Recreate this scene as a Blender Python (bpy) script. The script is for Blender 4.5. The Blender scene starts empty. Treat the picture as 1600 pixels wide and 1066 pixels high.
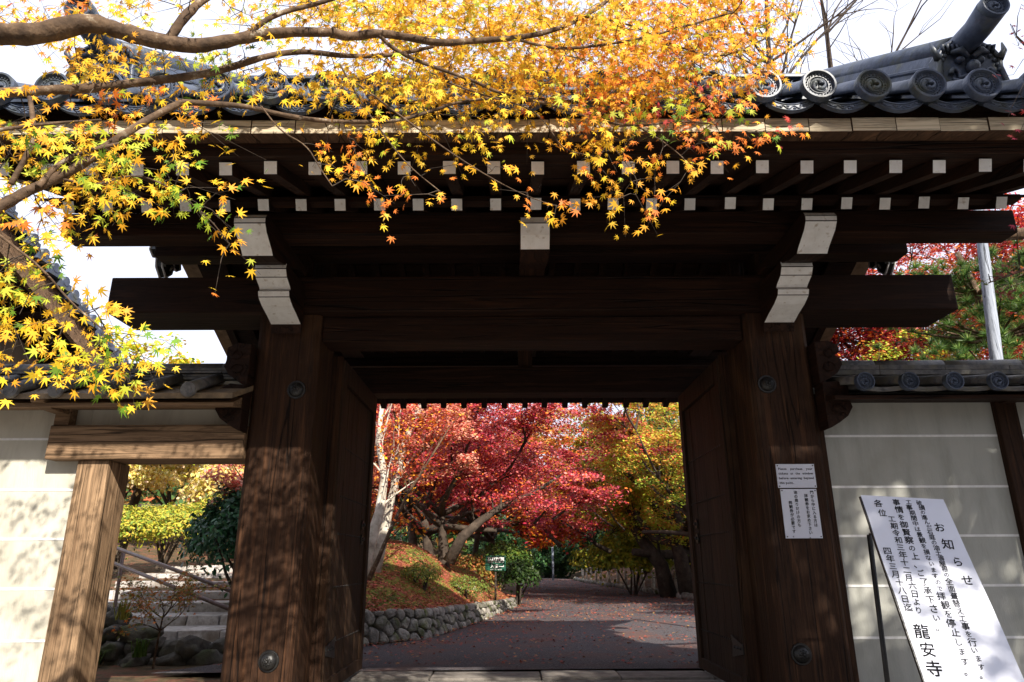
import bpy, bmesh, math, random
import numpy as np
from mathutils import Vector, Matrix, noise

scn = bpy.context.scene
COL = scn.collection
R = math.radians

# ------------------------------------------------------------ camera, sky, sun, exposure
EYE = 1.05                       # eye above the gate floor (about 1.55 m above the forecourt)
TILT = 17.73
FPX = 1085.0
cam_d = bpy.data.cameras.new('camera')
cam_d.sensor_width = 36.0
cam_d.lens = FPX / 1600 * 36
cam_d.clip_end = 600
cam = bpy.data.objects.new('camera', cam_d)
COL.objects.link(cam)
cam.matrix_world = Matrix.Translation((0, 0, EYE)) @ Matrix.Rotation(R(90 + TILT), 4, 'X') @ Matrix.Rotation(R(-0.22), 4, 'Z')
scn.camera = cam

SUN_EL, SUN_AZ = 36.0, 155.0      # azimuth clockwise from +Y: behind the viewer, to the right
world = bpy.data.worlds.new('World'); scn.world = world
world.use_nodes = True
wn = world.node_tree; wn.nodes.clear()
sky = wn.nodes.new('ShaderNodeTexSky'); sky.sky_type = 'NISHITA'; sky.sun_disc = False
sky.sun_elevation = R(SUN_EL); sky.sun_rotation = R(SUN_AZ)
sky.air_density = 1.0; sky.dust_density = 3.0; sky.ozone_density = 1.0
bg = wn.nodes.new('ShaderNodeBackground'); bg.inputs[1].default_value = 0.12
wo = wn.nodes.new('ShaderNodeOutputWorld')
# thin bright veil of cloud over the blue
tc = wn.nodes.new('ShaderNodeTexCoord'); nz = wn.nodes.new('ShaderNodeTexNoise')
nz.inputs['Scale'].default_value = 2.2; nz.inputs['Detail'].default_value = 6
rp = wn.nodes.new('ShaderNodeMapRange'); rp.inputs[1].default_value = .3; rp.inputs[2].default_value = .75
rp.inputs[3].default_value = .88; rp.inputs[4].default_value = 1.0
mx = wn.nodes.new('ShaderNodeMix'); mx.data_type = 'RGBA'
mx.inputs[7].default_value = (5.5, 5.8, 7.0, 1)
wn.links.new(tc.outputs['Generated'], nz.inputs['Vector'])
wn.links.new(nz.outputs[0], rp.inputs[0]); wn.links.new(rp.outputs[0], mx.inputs[0])
wn.links.new(sky.outputs[0], mx.inputs[6]); wn.links.new(mx.outputs[2], bg.inputs[0])
wn.links.new(bg.outputs[0], wo.inputs[0])

sun_d = bpy.data.lights.new('sun', 'SUN'); sun_d.energy = 5.0; sun_d.angle = R(0.53)
sun_d.color = (1.0, 0.93, 0.82)
sun = bpy.data.objects.new('sun', sun_d); COL.objects.link(sun)
SUNDIR = Vector((math.sin(R(SUN_AZ)) * math.cos(R(SUN_EL)), math.cos(R(SUN_AZ)) * math.cos(R(SUN_EL)), math.sin(R(SUN_EL))))
sun.rotation_euler = SUNDIR.to_track_quat('Z', 'Y').to_euler()
sun.location = SUNDIR * 40

scn.view_settings.view_transform = 'Standard'
scn.view_settings.look = 'None'
scn.view_settings.exposure = 0.85
scn.view_settings.gamma = 1
scn.view_settings.use_curve_mapping = False
scn.cycles.use_denoising = True
scn.cycles.max_bounces = 7
scn.cycles.transparent_max_bounces = 8
scn.cycles.diffuse_bounces = 4

CT, ST = math.cos(R(TILT)), math.sin(R(TILT))
def at(px, py, D):
    """world point at forward distance D (metres) whose bearing was measured at pixel px,py of the 1600 px photograph"""
    u, v = (px - 800) / FPX, (533 - py) / FPX
    f = CT - ST * v
    return Vector((u * D / f, D, EYE + (ST + CT * v) / f * D))

# ------------------------------------------------------------ materials
def new_mat(name):
    m = bpy.data.materials.new(name); m.use_nodes = True
    nt = m.node_tree
    return m, nt, nt.nodes['Principled BSDF']
def N(nt, t, **kw):
    n = nt.nodes.new(t)
    for k, v in kw.items(): setattr(n, k, v)
    return n
def ramp(nt, stops, interp='LINEAR'):
    r = N(nt, 'ShaderNodeValToRGB'); e = r.color_ramp.elements
    r.color_ramp.interpolation = interp
    while len(e) > 1: e.remove(e[-1])
    e[0].position = stops[0][0]; e[0].color = (*stops[0][1], 1)
    for p, c in stops[1:]:
        x = e.new(p); x.color = (*c, 1)
    return r
def noise_mat(name, cols, scale=8, detail=6, rough=.8, bump=.3, stretch=(1, 1, 1), dist=.0, bscale=None, spec=.3, wear=None, bdist=.01, vary=0, crack=None):
    m, nt, b = new_mat(name)
    t = N(nt, 'ShaderNodeTexCoord'); mp = N(nt, 'ShaderNodeMapping')
    oi = N(nt, 'ShaderNodeObjectInfo')
    ad = N(nt, 'ShaderNodeVectorMath', operation='ADD'); ml = N(nt, 'ShaderNodeVectorMath', operation='SCALE')
    cm = N(nt, 'ShaderNodeCombineXYZ')
    for i in range(3): nt.links.new(oi.outputs['Random'], cm.inputs[i])
    ml.inputs['Scale'].default_value = 37.0
    nt.links.new(cm.outputs[0], ml.inputs[0])
    nt.links.new(t.outputs['Object'], ad.inputs[0]); nt.links.new(ml.outputs[0], ad.inputs[1])
    nt.links.new(ad.outputs[0], mp.inputs['Vector']); mp.inputs['Scale'].default_value = stretch
    n = N(nt, 'ShaderNodeTexNoise'); n.inputs['Scale'].default_value = scale; n.inputs['Detail'].default_value = detail
    n.inputs['Roughness'].default_value = .65; n.inputs['Distortion'].default_value = dist
    nt.links.new(mp.outputs[0], n.inputs['Vector'])
    r = ramp(nt, cols); nt.links.new(n.outputs[0], r.inputs[0])
    out = r.outputs[0]
    if wear:
        n3 = N(nt, 'ShaderNodeTexNoise'); n3.inputs['Scale'].default_value = wear[1]; n3.inputs['Detail'].default_value = 8
        nt.links.new(ad.outputs[0], n3.inputs['Vector'])
        mr = N(nt, 'ShaderNodeMapRange'); mr.inputs[1].default_value = wear[2]; mr.inputs[2].default_value = wear[3]
        nt.links.new(n3.outputs[0], mr.inputs[0])
        mm = N(nt, 'ShaderNodeMix', data_type='RGBA'); mm.inputs[7].default_value = (*wear[0], 1)
        nt.links.new(mr.outputs[0], mm.inputs[0]); nt.links.new(out, mm.inputs[6]); out = mm.outputs[2]
    hgt = None
    if crack:
        mc = N(nt, 'ShaderNodeMapping'); mc.inputs['Scale'].default_value = crack
        nt.links.new(ad.outputs[0], mc.inputs['Vector'])
        nc = N(nt, 'ShaderNodeTexNoise'); nc.inputs['Scale'].default_value = 1.0; nc.inputs['Detail'].default_value = 3; nc.inputs['Roughness'].default_value = .4
        nt.links.new(mc.outputs[0], nc.inputs['Vector'])
        rc = ramp(nt, [(.478, (1, 1, 1)), (.486, (.18, .18, .18)), (.490, (.18, .18, .18)), (.500, (1, 1, 1)), (.60, (1, 1, 1)), (.605, (.45, .45, .45)), (.612, (1, 1, 1))])
        nt.links.new(nc.outputs[0], rc.inputs[0])
        mk = N(nt, 'ShaderNodeMix', data_type='RGBA', blend_type='MULTIPLY'); mk.inputs[0].default_value = .9
        nt.links.new(out, mk.inputs[6]); nt.links.new(rc.outputs[0], mk.inputs[7]); out = mk.outputs[2]
        hgt = rc.outputs[0]
    if vary:
        vr = N(nt, 'ShaderNodeMapRange'); vr.inputs[3].default_value = 1 - vary; vr.inputs[4].default_value = 1 + vary
        nt.links.new(oi.outputs['Random'], vr.inputs[0])
        vm = N(nt, 'ShaderNodeVectorMath', operation='SCALE'); nt.links.new(out, vm.inputs[0]); nt.links.new(vr.outputs[0], vm.inputs['Scale']); out = vm.outputs[0]
    nt.links.new(out, b.inputs['Base Color'])
    b.inputs['Roughness'].default_value = rough; b.inputs['Specular IOR Level'].default_value = spec
    if bump:
        n2 = N(nt, 'ShaderNodeTexNoise'); n2.inputs['Scale'].default_value = bscale or scale * 2.5; n2.inputs['Detail'].default_value = 6
        nt.links.new(mp.outputs[0], n2.inputs['Vector'])
        bp = N(nt, 'ShaderNodeBump'); bp.inputs['Strength'].default_value = bump; bp.inputs['Distance'].default_value = bdist
        if hgt is not None:
            bq = N(nt, 'ShaderNodeBump'); bq.inputs['Strength'].default_value = .8; bq.inputs['Distance'].default_value = .01
            nt.links.new(hgt, bq.inputs['Height']); nt.links.new(bq.outputs[0], bp.inputs['Normal'])
        nt.links.new(n2.outputs[0], bp.inputs['Height']); nt.links.new(bp.outputs[0], b.inputs['Normal'])
    return m
def wood(name, dark, light, axis, s=1.0, rough=.7, wear=None, bump=.5):
    st = [14 * s] * 3; st[axis] = .7 * s
    ck = [9 * s] * 3; ck[axis] = .22 * s
    mid = tuple((a + b) / 2 for a, b in zip(dark, light))
    return noise_mat(name, [(.32, dark), (.44, mid), (.49, tuple(c * .55 for c in mid)), (.55, mid), (.66, light)], scale=1.6, detail=10, rough=rough,
                     bump=bump, stretch=st, dist=.6, bscale=3.2, wear=wear, bdist=.006, spec=.18, vary=.15, crack=tuple(ck))
DK, LT = (.009, .0035, .002), (.042, .017, .008)
WX = wood('dark_wood_x', DK, LT, 0); WY = wood('dark_wood_y', DK, LT, 1)
WZ = wood('weathered_pillar_wood', (.010, .0045, .0025), (.070, .031, .014), 2, wear=((.13, .07, .034), .9, .52, .8), bump=.9)
WDOOR = wood('door_wood', (.014, .007, .004), (.060, .032, .017), 2)
WTAN_Z = wood('tan_wood_z', (.15, .09, .05), (.40, .26, .15), 2, wear=((.08, .05, .03), 2.0, .55, .75))
WTAN_X = wood('tan_wood_x', (.13, .08, .045), (.30, .19, .11), 0)
WPALE = wood('pale_board_edge', (.45, .36, .24), (.68, .58, .42), 0, bump=.25)
SOFFIT = wood('soffit_board', (.05, .025, .015), (.14, .075, .04), 1)
WHITE = noise_mat('chalk_white_paint', [(.35, (.72, .70, .66)), (.6, (.84, .83, .80))], scale=9, bump=.25, rough=.85, wear=((.50, .44, .36), 26, .60, .75), vary=.08)
IRON = noise_mat('black_iron', [(.4, (.007, .007, .007)), (.7, (.022, .02, .018))], scale=20, rough=.4, bump=.3, spec=.5)
TILE = noise_mat('grey_roof_tile', [(.35, (.035, .045, .07)), (.6, (.070, .088, .13)), (.8, (.12, .14, .19))], scale=9, rough=.42, bump=.4, spec=.35, wear=((.07, .075, .05), 7, .5, .75), vary=.22)
TILEOLD = noise_mat('weathered_roof_tile', [(.35, (.06, .06, .062)), (.55, (.16, .15, .14)), (.8, (.27, .25, .21))], scale=12, rough=.6, bump=.5, spec=.4, wear=((.10, .09, .05), 6, .5, .75))
CLAY = noise_mat('tan_clay_bed', [(.35, (.18, .12, .07)), (.7, (.34, .24, .15))], scale=10, rough=.9)
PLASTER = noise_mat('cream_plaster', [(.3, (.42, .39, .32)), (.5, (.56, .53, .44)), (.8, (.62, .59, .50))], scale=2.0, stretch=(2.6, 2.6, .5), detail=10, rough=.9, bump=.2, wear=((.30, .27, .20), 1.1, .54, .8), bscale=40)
PLASTER_SHADED = noise_mat('grey_plaster', [(.3, (.33, .33, .29)), (.5, (.42, .42, .38)), (.8, (.48, .47, .42))], scale=2.0, stretch=(2.6, 2.6, .5), detail=10, rough=.9, bump=.2, wear=((.24, .23, .18), 1.1, .54, .8), bscale=40)  # right wall plaster, darkened in its colour to stand for shade
LINE = noise_mat('white_wall_line', [(.4, (.75, .74, .72)), (.6, (.85, .84, .82))], scale=20, rough=.8, bump=0)
STONE = noise_mat('grey_stone', [(.3, (.10, .09, .08)), (.5, (.22, .20, .175)), (.72, (.38, .35, .29))], scale=9, rough=.9, bump=1.0, wear=((.08, .09, .03), 4, .50, .68), bdist=.03, vary=.4)
STEPSTONE = noise_mat('step_granite', [(.3, (.28, .25, .23)), (.5, (.44, .41, .38)), (.75, (.58, .55, .52))], scale=14, rough=.85, bump=.5, wear=((.20, .16, .12), 3, .5, .75), vary=.15)
DARKROCK = noise_mat('dark_mossy_rock', [(.3, (.05, .045, .04)), (.55, (.13, .12, .10)), (.8, (.26, .24, .20))], scale=5, rough=.9, bump=.9, wear=((.06, .08, .02), 2.5, .5, .65), bdist=.03)
SLAB = noise_mat('threshold_slab', [(.3, (.13, .115, .10)), (.6, (.24, .215, .19))], scale=9, rough=.85, bump=.3)
ROAD = noise_mat('brown_asphalt', [(.35, (.034, .030, .034)), (.5, (.070, .062, .068)), (.62, (.15, .135, .135))], scale=60, detail=12, rough=.95, bump=1.0, wear=((.13, .065, .05), 1.3, .48, .75))
SOIL = noise_mat('leaf_strewn_soil', [(.3, (.035, .028, .016)), (.5, (.10, .07, .035)), (.62, (.17, .065, .04)), (.8, (.10, .11, .03))], scale=5, rough=.95, bump=.8, bdist=.03)
MOSS = noise_mat('moss_and_leaves', [(.34, (.035, .05, .010)), (.45, (.12, .13, .02)), (.52, (.17, .16, .025)), (.57, (.22, .07, .03)), (.66, (.30, .10, .06)), (.75, (.10, .11, .02))], scale=2.2, detail=10, rough=.95, bump=.9, bdist=.04)
BARK = noise_mat('maple_bark', [(.3, (.03, .018, .011)), (.48, (.085, .052, .03)), (.6, (.15, .095, .055)), (.70, (.42, .38, .29))], scale=14, stretch=(1, 1, 1), rough=.85, bump=.8, detail=9, bdist=.01)
BARKD = noise_mat('dark_bark', [(.3, (.025, .018, .013)), (.6, (.075, .055, .04)), (.8, (.14, .11, .08))], scale=6, rough=.9, bump=.9, bdist=.02)
BARKP = noise_mat('pale_bark', [(.3, (.22, .18, .14)), (.5, (.48, .43, .35)), (.7, (.66, .61, .52))], scale=6, rough=.85, bump=.5)
POLEM = wood('grey_pole_wood', (.20, .23, .29), (.38, .41, .47), 2)
PAPER = noise_mat('white_paper', [(.3, (.66, .68, .78)), (.7, (.74, .76, .84))], scale=2, rough=.6, bump=.1, bscale=3)
INK = noise_mat('black_ink', [(.4, (.008, .008, .010)), (.6, (.014, .014, .016))], scale=5, bump=0, rough=.9, spec=.05)
GRAVEL = noise_mat('pale_gravel', [(.35, (.18, .17, .16)), (.6, (.30, .29, .27)), (.75, (.38, .37, .34))], scale=60, detail=8, rough=.95, bump=.6)  # out of view, kept pale to throw light up onto the rafter ends
GREENP = noise_mat('green_sign_paint', [(.4, (.008, .06, .035)), (.6, (.012, .085, .05))], scale=5, bump=0, rough=.5)
RAILM = noise_mat('brown_painted_steel', [(.4, (.13, .085, .075)), (.6, (.20, .135, .12))], scale=12, rough=.4, bump=.1, spec=.5)

def leaf_mat(name, trans=.45, rough=.55, gain=1.0):
    m, nt, b = new_mat(name)
    a = N(nt, 'ShaderNodeAttribute', attribute_name='leafcol')
    b.inputs['Roughness'].default_value = rough; b.inputs['Specular IOR Level'].default_value = .25
    tr = N(nt, 'ShaderNodeBsdfTranslucent'); mix = N(nt, 'ShaderNodeMixShader'); mix.inputs[0].default_value = trans
    nt.links.new(a.outputs['Color'], b.inputs['Base Color']); nt.links.new(a.outputs['Color'], tr.inputs['Color'])
    nt.links.new(b.outputs[0], mix.inputs[1]); nt.links.new(tr.outputs[0], mix.inputs[2])
    nt.links.new(mix.outputs[0], nt.nodes['Material Output'].inputs['Surface'])
    return m
LEAF = leaf_mat('maple_leaf', .30)
LEAFB = leaf_mat('background_leaf', .25)
EVER = leaf_mat('evergreen_leaf', .2, .35)
LITTER = leaf_mat('fallen_leaf', .1, .7)

# ------------------------------------------------------------ building helpers
WL = {}
def wloc(o): return WL.get(o.name, Vector((0, 0, 0)))
class MB:
    def __init__(s): s.v = []; s.f = []; s.m = []; s.sm = []
    def face(s, idx, mi=0, sm=False): s.f.append(tuple(idx)); s.m.append(mi); s.sm.append(sm)
    def add(s, vs, fs, mi=0, sm=False):
        b = len(s.v); s.v += [Vector(v) for v in vs]
        for f in fs: s.face([b + i for i in f], mi, sm)
    def box(s, lo, hi, mi=0, front=None):
        x0, y0, z0 = lo; x1, y1, z1 = hi
        b = len(s.v)
        s.v += [Vector(p) for p in ((x0,y0,z0),(x1,y0,z0),(x1,y1,z0),(x0,y1,z0),(x0,y0,z1),(x1,y0,z1),(x1,y1,z1),(x0,y1,z1))]
        for k, f in enumerate(((3,2,1,0),(4,5,6,7),(0,1,5,4),(1,2,6,5),(2,3,7,6),(3,0,4,7))):
            s.face([b + i for i in f], front if (front is not None and k == 2) else mi)
        return s
    def hexa(s, p, mi=0, fmi=None):
        """8 points, bottom ring then top ring (same order as box)"""
        b = len(s.v); s.v += [Vector(q) for q in p]; fmi = fmi or {}
        for k, f in enumerate(((3,2,1,0),(4,5,6,7),(0,1,5,4),(1,2,6,5),(2,3,7,6),(3,0,4,7))):
            s.face([b + i for i in f], fmi.get(k, mi))
        return s
    def beam(s, p0, p1, w, h, mi=0, cap=None, up=Vector((0, 0, 1))):
        p0, p1 = Vector(p0), Vector(p1); d = (p1 - p0).normalized()
        sd = d.cross(up).normalized(); u = sd.cross(d)
        c = [p0 - sd*w/2 - u*h/2, p0 + sd*w/2 - u*h/2, p1 + sd*w/2 - u*h/2, p1 - sd*w/2 - u*h/2]
        return s.hexa(c + [q + u*h for q in c], mi, {2: cap} if cap is not None else None)
    def tube(s, pts, rad, n=8, mi=0, caps=True, capmi=None, noise=0, rng=None):
        pts = [Vector(p) for p in pts]
        if not hasattr(rad, '__len__'): rad = [rad] * len(pts)
        rings = []; ref = None
        for i, p in enumerate(pts):
            d = (pts[min(i + 1, len(pts) - 1)] - pts[max(i - 1, 0)])
            d = d.normalized() if d.length > 1e-9 else Vector((0, 0, 1))
            if ref is None: ref = d.orthogonal().normalized()
            a = (ref - d * ref.dot(d)); a = a.normalized() if a.length > 1e-6 else d.orthogonal().normalized()
            ref = a; bb = d.cross(a); r = []
            for k in range(n):
                t = 2 * math.pi * k / n
                rr = rad[i] * (1 + (rng.uniform(-noise, noise) if noise and rng else 0))
                r.append(len(s.v)); s.v.append(p + (a * math.cos(t) + bb * math.sin(t)) * rr)
            rings.append(r)
        for a, b in zip(rings, rings[1:]):
            for k in range(n): s.face((a[k], a[(k+1) % n], b[(k+1) % n], b[k]), mi, True)
        if caps:
            c = mi if capmi is None else capmi
            s.face(rings[0][::-1], c); s.face(rings[-1], c)
        return s
    def prism(s, prof, axis, a, b, mi=0, edge_mi=None):
        """2-D profile extruded along an axis (0: profile is (y,z); 1: (x,z); 2: (x,y))"""
        n = len(prof); base = len(s.v)
        for t in (a, b):
            for q in prof:
                s.v.append(Vector((t, q[0], q[1])) if axis == 0 else Vector((q[0], t, q[1])) if axis == 1 else Vector((q[0], q[1], t)))
        for k in range(n):
            s.face((base + k, base + (k+1) % n, base + n + (k+1) % n, base + n + k), (edge_mi or {}).get(k, mi))
        s.face([base + k for k in range(n)][::-1], mi); s.face([base + n + k for k in range(n)], mi)
        return s
    def ball(s, c, r, n=8, m=5, mi=0, half=False):
        c = Vector(c); b = len(s.v); r = Vector(r) if hasattr(r, '__len__') else Vector((r, r, r))
        rows = []
        for i in range(m + 1):
            ph = math.pi * i / m
            row = []
            for k in range(n):
                t = 2 * math.pi * k / n
                row.append(len(s.v)); s.v.append(c + Vector((r.x * math.sin(ph) * math.cos(t), r.y * math.sin(ph) * math.sin(t), r.z * math.cos(ph))))
            rows.append(row)
        for a, d in zip(rows, rows[1:]):
            for k in range(n): s.face((a[k], d[k], d[(k+1) % n], a[(k+1) % n]), mi, True)
        return s
    def mesh(s, name, mats, origin=Vector((0, 0, 0)), bevel=0):
        me = bpy.data.meshes.new(name)
        me.from_pydata([tuple(v - origin) for v in s.v], [], s.f)
        for m in (mats if isinstance(mats, (list, tuple)) else [mats]): me.materials.append(m)
        me.polygons.foreach_set('material_index', s.m); me.polygons.foreach_set('use_smooth', s.sm)
        bm = bmesh.new(); bm.from_mesh(me)
        bmesh.ops.remove_doubles(bm, verts=bm.verts, dist=1e-6)
        bmesh.ops.recalc_face_normals(bm, faces=bm.faces)
        if bevel:
            bmesh.ops.bevel(bm, geom=[e for e in bm.edges if e.is_manifold and e.calc_face_angle(0) > .5], offset=bevel, segments=2, affect='EDGES', profile=.6)
        bm.to_mesh(me); bm.free(); me.update()
        return me
    def build(s, name, mats, parent=None, origin=None, bevel=0, kind=None):
        if origin is None: origin = wloc(parent) if parent else Vector((0, 0, 0))
        me = s.mesh(name, mats, Vector(origin), bevel)
        return put(name, me, origin, parent, kind)
def put(name, me, loc, parent=None, kind=None):
    o = bpy.data.objects.new(name, me); COL.objects.link(o)
    loc = Vector(loc)
    if parent: o.parent = parent; o.location = loc - wloc(parent)
    else: o.location = loc
    WL[o.name] = loc.copy()
    if kind: o['kind'] = kind
    return o
def thing(name, label, cat, loc, group=None):
    o = bpy.data.objects.new(name, None); COL.objects.link(o); o.location = loc; o.empty_display_size = .2
    WL[o.name] = Vector(loc); o['label'] = label; o['category'] = cat
    if group: o['group'] = group
    return o
def tag(o, label, cat, group=None):
    o['label'] = label; o['category'] = cat
    if group: o['group'] = group
    return o
def struct(o): o['kind'] = 'structure'; return o
def lump(me_rng, r, sub=2, jag=.18):
    """unit rock: jittered ico sphere returned as verts, faces"""
    bm = bmesh.new(); bmesh.ops.create_icosphere(bm, subdivisions=sub, radius=1)
    o_ = Vector((me_rng.uniform(0, 90), me_rng.uniform(0, 90), me_rng.uniform(0, 90)))
    for v in bm.verts:
        c = v.co.copy(); v.co *= 1 + jag * 1.7 * noise.noise(c * 1.3 + o_) + jag * .9 * noise.noise(c * 3.1 + o_) + me_rng.uniform(-jag, jag) * .12
    vs = [Vector((v.co.x * r[0], v.co.y * r[1], v.co.z * r[2])) for v in bm.verts]
    fs = [[v.index for v in f.verts] for f in bm.faces]; bm.free()
    return vs, fs

# leaves: numpy clouds of leaf-shaped faces -------------------------------------------
def star(lobes):
    pts = [(0, -.10)]
    n = len(lobes)
    for i, (a, l, w) in enumerate(lobes):
        t = R(a)
        if i:
            a0 = R((lobes[i-1][0] + a) / 2); rr = .30
            pts.append((rr * math.sin(a0), rr * math.cos(a0)))
        # each lobe: shoulder, tip, shoulder
        for da, rl in ((-w, .55), (0, 1.0), (w, .55)):
            pts.append((l * rl * math.sin(t + R(da)), l * rl * math.cos(t + R(da))))
    return np.array(pts)
STAR7 = star([(-128, .50, 9), (-84, .80, 10), (-40, .97, 10), (0, 1.08, 9), (40, .97, 10), (84, .80, 10), (128, .50, 9)])
def star_simple(angs, lens, notch=.33):
    p = [(0, -.08)]
    for i, (a, l) in enumerate(zip(angs, lens)):
        if i:
            m = R((angs[i-1] + a) / 2); p.append((notch * math.sin(m), notch * math.cos(m)))
        p.append((l * math.sin(R(a)), l * math.cos(R(a))))
    return np.array(p)
STAR5 = star_simple([-110, -55, 0, 55, 110], [.65, .95, 1.05, .95, .65], .36)
RHOMB = np.array([(0, -1), (.62, 0), (0, 1), (-.62, 0)]) 
OVAL = np.array([(0, -1), (.38, -.45), (.42, .2), (0, 1), (-.42, .2), (-.38, -.45)])
NEEDLE = np.array([(-.035, 0), (.035, 0), (0, 1)])
def leaf_frames(nrm, rng, head=None):
    n = len(nrm)
    nrm = nrm / np.maximum(np.linalg.norm(nrm, axis=1, keepdims=True), 1e-9)
    h = rng.normal(size=(n, 3)) if head is None else head
    t = h - nrm * np.sum(h * nrm, axis=1, keepdims=True)
    t /= np.maximum(np.linalg.norm(t, axis=1, keepdims=True), 1e-9)
    return np.cross(t, nrm), t, nrm
def leaf_mesh(name, pos, nrm, size, colr, shape, mat, rng, head=None, curl=.15, origin=(0, 0, 0)):
    pos = np.asarray(pos, float) - np.array(origin); n = len(pos); k = len(shape)
    a, t, nn = leaf_frames(np.asarray(nrm, float), rng, head)
    size = np.asarray(size, float).reshape(-1, 1, 1)
    sh = shape[None, :, :]
    r2 = np.sum(shape ** 2, axis=1)[None, :, None]
    V = pos[:, None, :] + size * (sh[..., 0:1] * a[:, None, :] + sh[..., 1:2] * t[:, None, :] - curl * r2 * nn[:, None, :])
    me = bpy.data.meshes.new(name)
    me.vertices.add(n * k); me.vertices.foreach_set('co', V.reshape(-1).astype(np.float32))
    me.loops.add(n * k); me.loops.foreach_set('vertex_index', np.arange(n * k, dtype=np.int32))
    me.polygons.add(n); me.polygons.foreach_set('loop_start', (np.arange(n) * k).astype(np.int32))
    me.update(calc_edges=True)
    c = np.ones((n, k, 4), np.float32); c[:, :, :3] = np.asarray(colr)[:, None, :]
    at_ = me.color_attributes.new('leafcol', 'FLOAT_COLOR', 'POINT'); at_.data.foreach_set('color', c.reshape(-1))
    me.materials.append(mat)
    return me
YEL, YOR, ORA, RED, CRI, GRN, LIM, DGR = (.92, .54, .03), (.90, .41, .026), (.82, .22, .03), (.50, .055, .04), (.38, .022, .05), (.14, .26, .02), (.50, .55, .04), (.03, .07, .02)
def pick(rng, pal, n, jit=.18):
    w = np.array([p[1] for p in pal], float); w /= w.sum()
    idx = rng.choice(len(pal), n, p=w); c = np.array([p[0] for p in pal])[idx]
    return np.clip(c * (1 + rng.uniform(-jit, jit, (n, 1))) * (1 + rng.uniform(-jit, jit, (n, 3)) * .5), .004, .92)

# branching skeleton -----------------------------------------------------------------
def curve(rng, p, d, L, n, bend, lift=0):
    pts = [p.copy()]; d = d.normalized()
    for i in range(n):
        d = (d + Vector((rng.uniform(-bend, bend), rng.uniform(-bend, bend), rng.uniform(-bend, bend) * .7 + lift))).normalized()
        pts.append(pts[-1] + d * L / n)
    return pts, d
def maple_tree(name, label, base, h, spread, seed, pal, fork=.32, lean=(0, 0), leaves=9000, size=.05, bark=BARKD, trunk_r=.16, group=None,
               disc=.6, fullness=1, cat='tree', levels=(5, 4, 3), flat=.12, mat=None, shape=RHOMB, clip=None, zmin=None, rise=(.25, .75)):
    rng = random.Random(seed); nr = np.random.default_rng(seed)
    t = thing(name, label, cat, base, group); base = Vector(base)
    w = MB(); tips = []
    tp, d = curve(rng, base - Vector((0, 0, .15)), Vector((lean[0], lean[1], 1)), h * fork, 5, .12)
    w.tube(tp, [trunk_r * (1.35 if i == 0 else 1 - .09 * i) for i in range(6)], 9, noise=.06, rng=rng)
    for i in range(levels[0]):
        az = 2 * math.pi * (i + rng.uniform(-.3, .3)) / levels[0]; up = rng.uniform(*rise)
        dv = Vector((math.cos(az), math.sin(az), up * 1.6))
        L = (spread * (1 - .35 * up)) * rng.uniform(.7, 1.05); L = max(L, (h * (1 - fork)) * up * .8)
        lp, ld = curve(rng, tp[-1 - (i % 2)], dv, L, 6, .28, .02)
        r0 = trunk_r * rng.uniform(.45, .62)
        kk = 7 if not ((zmin is not None and lp[-1].z < zmin) or (clip and clip(lp[-1]))) else 4
        w.tube(lp[:kk], [r0 * (1 - .13 * k) for k in range(kk)], 6)
        for j in range(levels[1]):
            q = lp[min(6, 2 + j + rng.randint(0, 1))]
            sd = (ld + Vector((rng.uniform(-1, 1), rng.uniform(-1, 1), rng.uniform(-.15, .55)))).normalized()
            sp, sdd = curve(rng, q, sd, L * rng.uniform(.35, .6), 4, .3, -.01)
            if (zmin is not None and sp[-1].z < zmin) or (clip and clip(sp[-1])): continue
            w.tube(sp, [r0 * .42 * (1 - .19 * k) for k in range(5)], 5, caps=False)
            tips += [(sp[-1], 1.0), (sp[2], .8)]
            for _ in range(levels[2]):
                td = (sdd + Vector((rng.uniform(-1, 1), rng.uniform(-1, 1), rng.uniform(-.3, .3)))).normalized()
                tw, _d = curve(rng, sp[rng.randint(1, 4)], td, L * rng.uniform(.18, .34), 3, .3)
                w.tube(tw, [r0 * .16, r0 * .12, r0 * .08, r0 * .05], 4, caps=False)
                tips += [(tw[-1], .8)]
    w.build('trunk', bark, t)
    if leaves:
        n = len(tips); per = max(4, leaves // n)
        P = []; Nn = []; C = []
        zs = [q[0].z for q in tips]; z0, z1 = min(zs), max(zs)
        for (q, s) in tips:
            if (zmin is not None and q.z < zmin) or (clip and clip(q)): continue
            tone = rng.uniform(.75, 1.2); m = int(per * rng.uniform(.5, 1.4))
            rr = disc * s * rng.uniform(.7, 1.3)
            tilt = nr.normal(0, .22, 2)
            rad = rr * np.sqrt(nr.random(m)); th = nr.random(m) * 2 * math.pi
            # ragged outline
            rad *= .75 + .35 * np.sin(th * 3 + rng.uniform(0, 6)) * np.sin(th * 5 + rng.uniform(0, 6))
            x = rad * np.cos(th); y = rad * np.sin(th)
            z = nr.normal(0, flat * rr, m) + x * tilt[0] + y * tilt[1] - .18 * rad ** 2 / max(rr, .01)
            P.append(np.stack([q.x + x, q.y + y, q.z + z], 1))
            nn = nr.normal(0, .45, (m, 3)); nn[:, 2] += 1; nn[:, 1] -= .25; Nn.append(nn)
            pl = pal(q, rng) if callable(pal) else pal
            C.append(pick(nr, pl, m) * tone)
        P = np.concatenate(P); Nn = np.concatenate(Nn); C = np.concatenate(C)
        me = leaf_mesh('foliage', P, Nn, size * nr.uniform(.6, 1.25, len(P)), C, shape, mat or LEAFB, nr, origin=base)
        put('foliage', me, base, t, 'stuff')
    return t
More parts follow.
